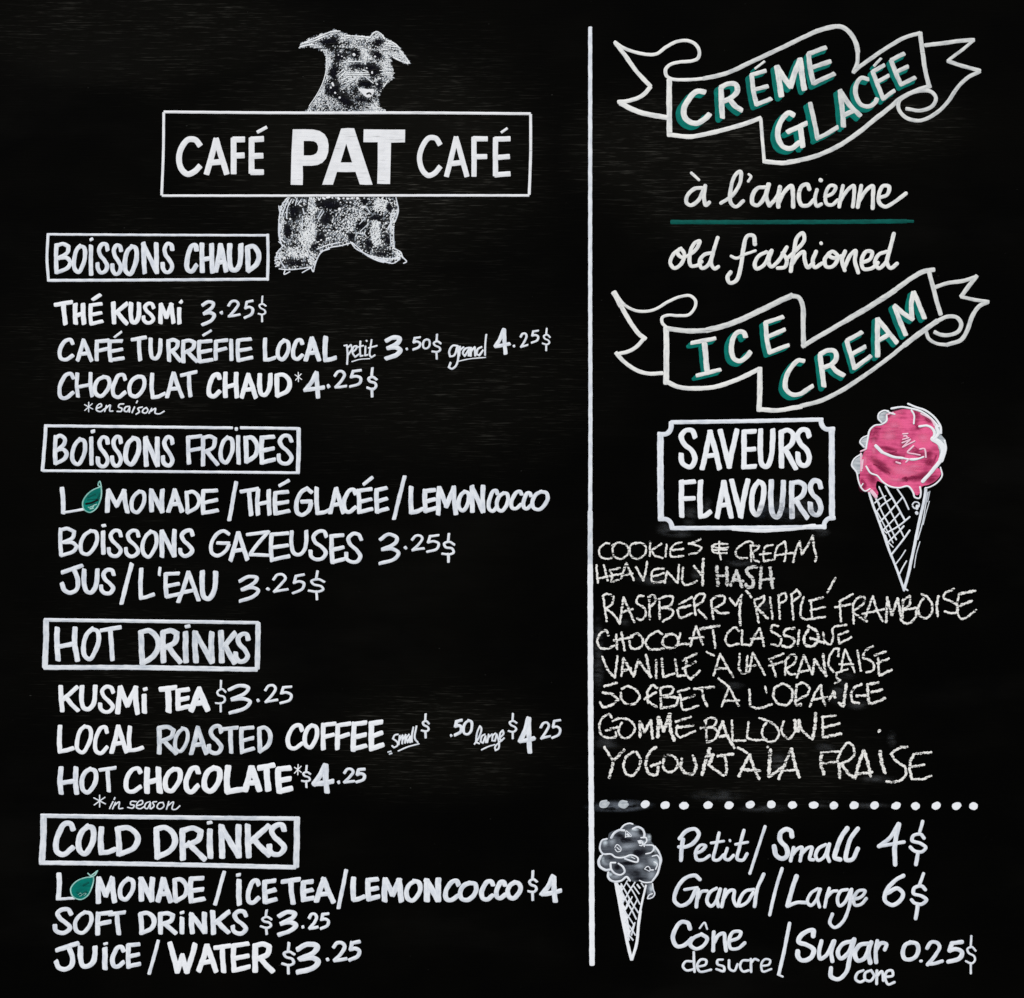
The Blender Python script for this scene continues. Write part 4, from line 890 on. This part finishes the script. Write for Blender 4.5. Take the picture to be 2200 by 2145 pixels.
chalk_line('seventh chalk line, reading GOMME BALLOUNE', [
    [('S3', 'chalk', 21, '236,620 215,586 150,620 120,690 142,780 220,806 276,790 272,750;@25 180,736 290,706;@21 242,650 302,625 400,640 452,710 420,780 350,810 302,762 302,720 330,662;@27 500,800 497,652;500,655 542,750;542,750 600,642;600,642 616,812;@32 665,800 672,612;672,612 720,745;720,745 775,582;775,582 786,740 820,830;@21 975,610 830,656;@24 1000,690 835,712;@21 850,690 838,762 872,805;872,805 1015,740')],
    [('S3', 'chalk', 20, '1112,642 1122,850;1100,652 1150,618 1212,640 1190,690 1062,716;1062,716 1200,722 1222,762 1190,822 1120,850;@27 1220,780 1270,652;1270,652 1310,780 1380,900;1240,795 1320,782;@21 1356,642 1362,830;1362,832 1485,830;1512,656 1496,800;1496,805 1560,825 1680,820;1610,620 1690,648 1760,690 1796,760 1760,830 1690,840 1640,780 1650,700 1682,662'),
     ('S4', 'chalk', 22, '102,650 84,750 150,815 215,740;@32 215,745 208,640;250,640 238,745;@24 250,650 262,712 320,780 372,820;@30 372,815 395,690 400,575;@21 590,596 456,612;466,622 468,800;@27 470,802 640,766;@24 460,712 625,672;@34 993,738 997,742')]])
chalk_line('eighth chalk line, reading YOGOURT À LA FRAISE, lowest of the list', [
    [('S3', 'chalk', 24, '166,890 240,1010;@28 352,916 262,1010;250,1040 212,1178;@24 440,935 372,982 346,1070 372,1140 420,1160 490,1080 502,1000 462,936;@27 650,890 592,930;592,930 556,1020 562,1100 602,1150 660,1140 666,1075;600,1070 690,1038;@23 725,975 800,972 850,1030 830,1100 762,1125 716,1080 722,1000;@28 890,1000 880,1080 920,1130 990,1140 1022,1080 992,970;@34 1080,1150 1110,1020 1150,905;1130,970 1182,962 1140,1060;@25 1140,1060 1280,1160;@27 1222,976 1370,955;@25 1290,970 1306,1080 1302,1150')],
    [('S3', 'chalk', 24, '1412,895 1500,945;@28 1420,1165 1470,1060 1520,962;1520,962 1560,1080 1610,1190;1440,1100 1620,1112')],
    [('S3', 'chalk', 26, '1690,888 1692,892;@34 1715,915 1704,1080 1700,1165;@26 1700,1170 1760,1130 1850,1060'),
     ('S4', 'chalk', 26, '55,1190 100,1080 172,910;@30 176,905 210,1060 250,1175;@22 90,1110 220,1106')],
    [('S4', 'chalk', 30, '456,945 450,1050 480,1145;@20 450,945 500,935 640,935;450,1045 610,1026;@29 620,1060 626,1180;@23 602,1020 642,920 710,850 756,900 756,970 700,1020 612,1050;@29 650,1060 700,1130 762,1182;@31 770,1185 800,1060 850,920;850,920 890,1050 912,1165;@25 790,1142 930,1126;@32 1000,930 1020,1050 1050,1135;@25 1256,890 1182,900 1102,955;1102,955 1150,1020 1240,1090 1230,1170 1150,1215 1060,1215;@23 1480,940 1322,955;@28 1320,955 1286,1020 1280,1110 1300,1190;@23 1300,1190 1400,1190 1480,1156;1300,1076 1415,1056')]])
# ------------------------------------------------------------------ dotted line
dl = empty('dotted_line', board, 'row of round white dots under the flavour list')
for i, (x, y) in enumerate([(210, 135), (360, 138), (528, 138), (683, 145), (830, 150), (1017, 145), (1180, 146), (1345, 140), (1508, 140), (1673, 145), (1837, 145),
                            (1993, 148), (2152, 147), (2311, 147), (2477, 149), (2628, 152), (2790, 150), (2948, 152), (3079, 153)]):
    mb = MB()
    r = 31 if i > 1 else 26
    a = rng.uniform(-.5, .1); e = rng.uniform(2, 7)
    cx, cy = x, y
    P = [(cx + (r + e) * math.cos(t) * math.cos(a) - (r - e * .4) * math.sin(t) * math.sin(a) + rng.gauss(0, 1.2), cy + (r + e) * math.cos(t) * math.sin(a) + (r - e * .4) * math.sin(t) * math.cos(a) + rng.gauss(0, 1.2)) for t in [k / 14 * 6.283 for k in range(14)]]
    if i < 2: draw(mb, 'T1', 'frost', ' '.join('%.1f,%.1f' % p for p in P[:13:3]) , 22, 'script', 150, h=0.08)
    fill(mb, 'bold' if i > 1 else 'frost', [[(1240 + p[0] / 3.6167, 1690 + p[1] / 3.6167) for p in P]], z=0.18, step=1.5)
    obj('dot', mb, dl)

patches('R7', ic, [('soft_rose', 600, 300, 120, 90, -.5), ('soft_rose', 700, 700, 230, 90, .1), ('soft_rose', 880, 400, 90, 70, 0), ('soft_rose', 470, 640, 120, 40, .7), ('soft_rose', 620, 180, 110, 50, -.4), ('soft_rose', 340, 600, 30, 120, 0),
    ('soft_crimson', 430, 370, 60, 90, .3), ('soft_crimson', 560, 500, 150, 40, .25), ('soft_crimson', 480, 640, 200, 46, .62), ('soft_crimson', 720, 440, 90, 60, -.5), ('soft_crimson', 830, 530, 110, 56, .3), ('soft_crimson', 940, 620, 80, 70, -.8),
    ('soft_crimson', 880, 750, 170, 56, -.3), ('soft_crimson', 400, 760, 60, 110, -.3), ('soft_crimson', 960, 780, 100, 50, -.5), ('soft_crimson', 820, 200, 40, 100, .1), ('soft_crimson', 930, 230, 70, 40, .6), ('soft_crimson', 840, 300, 60, 26, -.2), ('soft_crimson', 700, 780, 60, 34, 0),
    ('soft_crimson', 320, 850, 50, 60, 0), ('soft_crimson', 640, 620, 60, 30, 0), ('soft_crimson', 930, 540, 60, 60, 0), ('soft_crimson', 560, 180, 50, 30, -.4), ('soft_crimson', 600, 545, 170, 24, .2), ('soft_crimson', 500, 690, 130, 26, .6), ('soft_crimson', 760, 770, 120, 24, -.1), ('soft_rose', 620, 780, 120, 34, .1), ('soft_rose', 420, 480, 36, 120, 0), ('soft_rose', 800, 660, 120, 40, -.2), ('soft_rose', 560, 380, 100, 60, 0)])

# ------------------------------------------------------------------ small grey cone
gc = empty('ice_cream_drawing', board, 'small grey painted ice cream scoop in a white latticed cone')
V = 'T3'
mb = MB()
fill(mb, 'slate', [pts(V, '370,180 430,132 510,118 590,155 650,230 715,245 748,340 800,400 850,480 868,560 840,660 822,740 765,820 700,845 600,828 520,835 470,800 440,770 380,830 300,832 222,790 208,730 232,690 130,665 90,600 108,530 150,490 110,450 115,370 150,310 208,290 220,240 290,200')], z=0.06)
fill(mb, 'slate', [pts(V, '690,850 740,840 765,920 788,980 770,1020 710,1040 690,980 680,920')], z=0.06)
obj('scoop', mb, gc)
patches('T3', gc, [('soft_mist', 520, 240, 130, 70, .3), ('soft_mist', 170, 360, 60, 70, 0), ('soft_mist', 450, 400, 190, 60, -.2), ('soft_mist', 180, 600, 80, 60, 0), ('soft_mist', 760, 560, 90, 120, 0), ('soft_mist', 300, 770, 110, 50, 0), ('soft_mist', 750, 750, 80, 90, .6), ('soft_mist', 730, 930, 44, 110, 0),
    ('soft_mist', 700, 310, 50, 80, 0), ('soft_mist', 260, 330, 70, 90, 0), ('soft_mist', 600, 640, 110, 50, 0), ('soft_frost', 175, 350, 44, 40, 0), ('soft_frost', 240, 745, 40, 34, 0), ('soft_frost', 800, 600, 50, 60, 0), ('soft_frost', 745, 930, 30, 80, 0), ('soft_frost', 640, 350, 44, 40, 0), ('soft_frost', 440, 520, 110, 24, .1), ('soft_frost', 720, 290, 36, 60, 0), ('soft_frost', 780, 450, 40, 60, 0), ('soft_frost', 150, 560, 34, 50, 0), ('soft_frost', 540, 190, 70, 24, 0), ('soft_soot', 350, 260, 90, 40, .2), ('soft_soot', 450, 320, 120, 46, .1), ('soft_soot', 400, 310, 60, 60, .1), ('soft_soot', 600, 480, 140, 70, -.4), ('soft_soot', 560, 470, 60, 60, 0), ('soft_soot', 470, 605, 150, 36, 0), ('soft_soot', 450, 605, 100, 30, 0),
    ('soft_soot', 325, 650, 60, 70, .6), ('soft_soot', 540, 730, 120, 60, .2), ('soft_soot', 600, 800, 130, 40, 0), ('soft_soot', 230, 530, 60, 36, .3), ('soft_soot', 760, 480, 60, 50, 0), ('soft_soot', 620, 220, 50, 50, 0), ('soft_soot', 700, 680, 80, 40, 0)])
mb = MB()
draw(mb, V, 'white', grow=1.38, w=17, spec='@16 365,185 410,135 480,112 515,122;@22 250,290 290,230 350,195 410,200;@22 520,180 580,158 635,185 660,240 655,285;@15 620,290 680,290 690,330 660,375 770,390 780,430 740,475 680,490;@17 195,305 140,320 115,370 112,440 150,490 250,495 300,530 400,535 500,505 580,545 575,590 500,580 420,550;@24 120,520 95,580 105,640 180,690 235,685;@14 150,490 118,530;@18 245,600 300,600;240,610 250,680 300,735 370,750 415,715 400,660 340,610;@20 215,720 210,770 240,815 300,835 380,820 440,775 480,820;@14 760,520 820,510 850,560 850,640;@18 790,400 840,470 868,560 850,640 820,740 760,825;@14 600,820 660,845 750,840;770,690 740,690;@12 780,590 820,620 800,680;@12 760,860 770,930 788,990 760,1030 700,1045 720,1000 760,985', style='script', corner=140, z0=0.22)
draw(mb, V, 'white', '@12 430,210 425,285;440,205 500,270 430,280;@30 450,250 465,262;@40 600,340 605,350;@14 580,330 625,325 630,390 600,385;640,350 660,400;@13 295,410 320,375 370,420 365,455 325,465 295,430;320,410 350,440;@13 665,675 700,645 730,670 725,705 690,690 665,680;@14 500,530 540,550', 12, 'script', 140, z0=0.22)
obj('outline', mb, gc)
mb = MB()
draw(mb, V, 'bold', '@40 305,850 335,1000 370,1200 420,1450 470,1680 500,1800;@36 505,1800 560,1620 590,1350 610,1200;@26 605,1220 640,1050 680,880;@50 360,1000 400,1250 440,1480;@30 370,1080 400,1180;@60 390,1150 425,1300 460,1480;350,900 380,1050', 30, 'brush', z0=0.1)
draw(mb, V, 'white', '@20 320,850 380,960 440,1080 500,1180 560,1300;370,860 430,960 500,1090 585,1220;@18 440,850 520,960 605,1115;@18 520,880 595,985;@22 570,870 605,915;@16 620,850 655,900;@18 400,1180 470,1280 530,1370;@18 430,1330 500,1420 550,1500;@20 470,1500 520,1560;@16 450,820 370,960 340,1000;@18 545,840 470,960 390,1100;@16 510,1020 440,1160 390,1230;@18 570,1060 500,1200 420,1340;@16 545,1340 500,1430 450,1520;@20 540,1350 500,1500;@18 470,1060 420,1180;@22 440,1400 470,1560', 17, 'sign', 150, z0=0.12)
obj('cone', mb, gc)

# ------------------------------------------------------------------ sizes and prices
def script_line(label, words): text_line(label, words, 'script', 150)
script_line('white script line reading Petit / Small 4$', [
    [('T1', 'white', 32, '822,412 812,490 806,572;796,405 850,346 918,332 945,368 902,440 832,472 792,470;@27 918,520 968,500 998,462 962,455 922,508 932,568 978,570 1028,538;@26 1103,362 1076,480 1062,568 1096,572 1138,532;@23 1042,440 1138,426;@26 1166,482 1148,560 1174,572 1214,536;@20 1186,418 1188,424;@27 1296,342 1262,470 1246,565 1286,572 1320,524;@24 1232,450 1324,434')],
    [('T1', 'white', 24, '1460,312 1402,490 1342,676')],
    [('T2', 'white', 38, '222,388 214,346 178,332 134,362 132,418 180,480 184,538 150,562 104,540 84,466;@28 236,476 222,530 212,578;226,532 270,482 298,472 296,520 286,578;290,532 350,476 376,472 368,520 362,566 388,570;482,452 432,480 406,540 426,574 470,550 508,455;514,448 498,540 512,582;@38 652,326 612,380 572,480 556,556 596,568;@35 734,328 682,400 648,500 644,570 690,566 734,484')],
    [('T2', 'white', 33, '1050,292 980,402 898,465;@30 898,465 1000,447 1092,432;@36 1054,295 1022,450 1024,606;@28 1248,402 1222,372 1164,384 1156,420 1220,442 1262,476 1230,508 1172,500 1142,472;@26 1238,272 1216,350;@30 1202,510 1186,606')]])
script_line('white script line reading Grand / Large 6$', [
    [('T1', 'white', 32, '952,722 918,692 842,712 772,802 757,888 802,926 868,900 918,810;@26 836,802 932,786;@28 942,802 932,870 926,936;936,872 970,816 1008,812;1082,792 1032,822 1010,900 1040,930 1086,880 1110,802;1112,798 1088,880 1098,932;1152,802 1138,870 1124,934;1132,882 1190,808 1218,808 1216,880 1240,930 1260,920;1372,802 1312,812 1262,880 1258,926 1310,908 1370,826;1450,682 1402,790 1378,932')],
    [('T1', 'white', 26, '1592,638 1542,800 1496,998')],
    [('T2', 'white', 36, '258,698 220,810 188,926;@30 188,932 262,902 330,902;@26 422,796 370,830 342,900 368,925 410,882 440,802;442,798 422,870 436,936;512,792 492,860 478,936;488,872 540,816 572,812;@27 652,802 602,812 576,880 592,928 632,902 680,804;686,800 662,950 612,1058 552,1096 517,1062 536,992;#grey 702,880 768,852 790,812 742,810 702,870 712,922 758,916 800,872')],
    [('T2', 'white', 34, '1088,694 1022,732 952,820 946,888 1000,922 1060,890 1085,832 1042,792 962,830;@29 1258,802 1232,776 1172,790 1166,830 1230,852 1268,880 1230,914 1172,904 1152,882;@26 1244,678 1212,770;@30 1202,916 1184,1026')]])
script_line('white script line reading Cône de sucre / Sugar cone 0.25$, lowest on the right', [
    [('T1', 'white', 34, '876,1105 860,1062 812,1052 762,1112 744,1188 772,1240 822,1238 892,1182;@15 952,1102 990,1058 1010,1108;@30 962,1150 902,1180 878,1228 922,1262 980,1238 1010,1182 966,1148;@30 1062,1132 1056,1276;1066,1210 1102,1154 1140,1142 1148,1200 1156,1276;@28 1192,1200 1258,1172 1272,1132 1212,1132 1182,1190 1192,1258 1250,1258 1302,1216')],
    [('T1', 'white', 20, '892,1360 842,1362 822,1400 850,1430 902,1422;906,1288 908,1360 912,1440;932,1402 1000,1382 1002,1352 962,1346 932,1390 952,1438 1040,1424')],
    [('T1', 'white', 20, '1130,1346 1092,1350 1090,1380 1140,1402 1140,1434 1082,1420;1180,1352 1186,1420 1220,1434 1246,1382;1332,1352 1282,1356 1266,1400 1290,1438 1332,1430;1350,1342 1352,1440;1352,1372 1380,1342 1408,1352;@18 1432,1396 1490,1384 1500,1352 1462,1342 1432,1380 1442,1438 1508,1420')],
    [('T1', 'white', 28, '1650,1064 1612,1260 1568,1455;@18 1560,1462 1596,1478')],
    [('T2', 'white', 38, '388,1162 388,1118 350,1122 284,1170 274,1208 340,1232 392,1270 370,1328 302,1352 268,1322 266,1282;@32 452,1202 432,1290 442,1338 490,1310 545,1204;552,1202 528,1290 536,1358;@34 690,1202 622,1222 578,1290 600,1338 660,1292 700,1194;706,1188 672,1330 642,1446 582,1498 527,1478 525,1412;@36 812,1220 752,1232 712,1300 732,1354 780,1340 830,1222;838,1212 816,1290 830,1370;@32 886,1202 872,1290 876,1366;876,1270 912,1218 956,1226 944,1268')],
    [('T2', 'white', 22, '776,1430 732,1450 717,1498 752,1520 790,1502;832,1430 792,1450 792,1500 830,1512 860,1472 838,1430;882,1432 880,1534;886,1472 920,1436 932,1508;952,1480 1005,1470 1000,1432 962,1436 947,1490 970,1538 1018,1522')],
    [('T2', 'white', 34, '0:1063,1198,1220,1362 @28 .:1203,1342,1247,1372 @30 2:1253,1193,1402,1397 @36 5:1408,1198,1562,1382 @17 $:1563,1158,1662,1457')]])
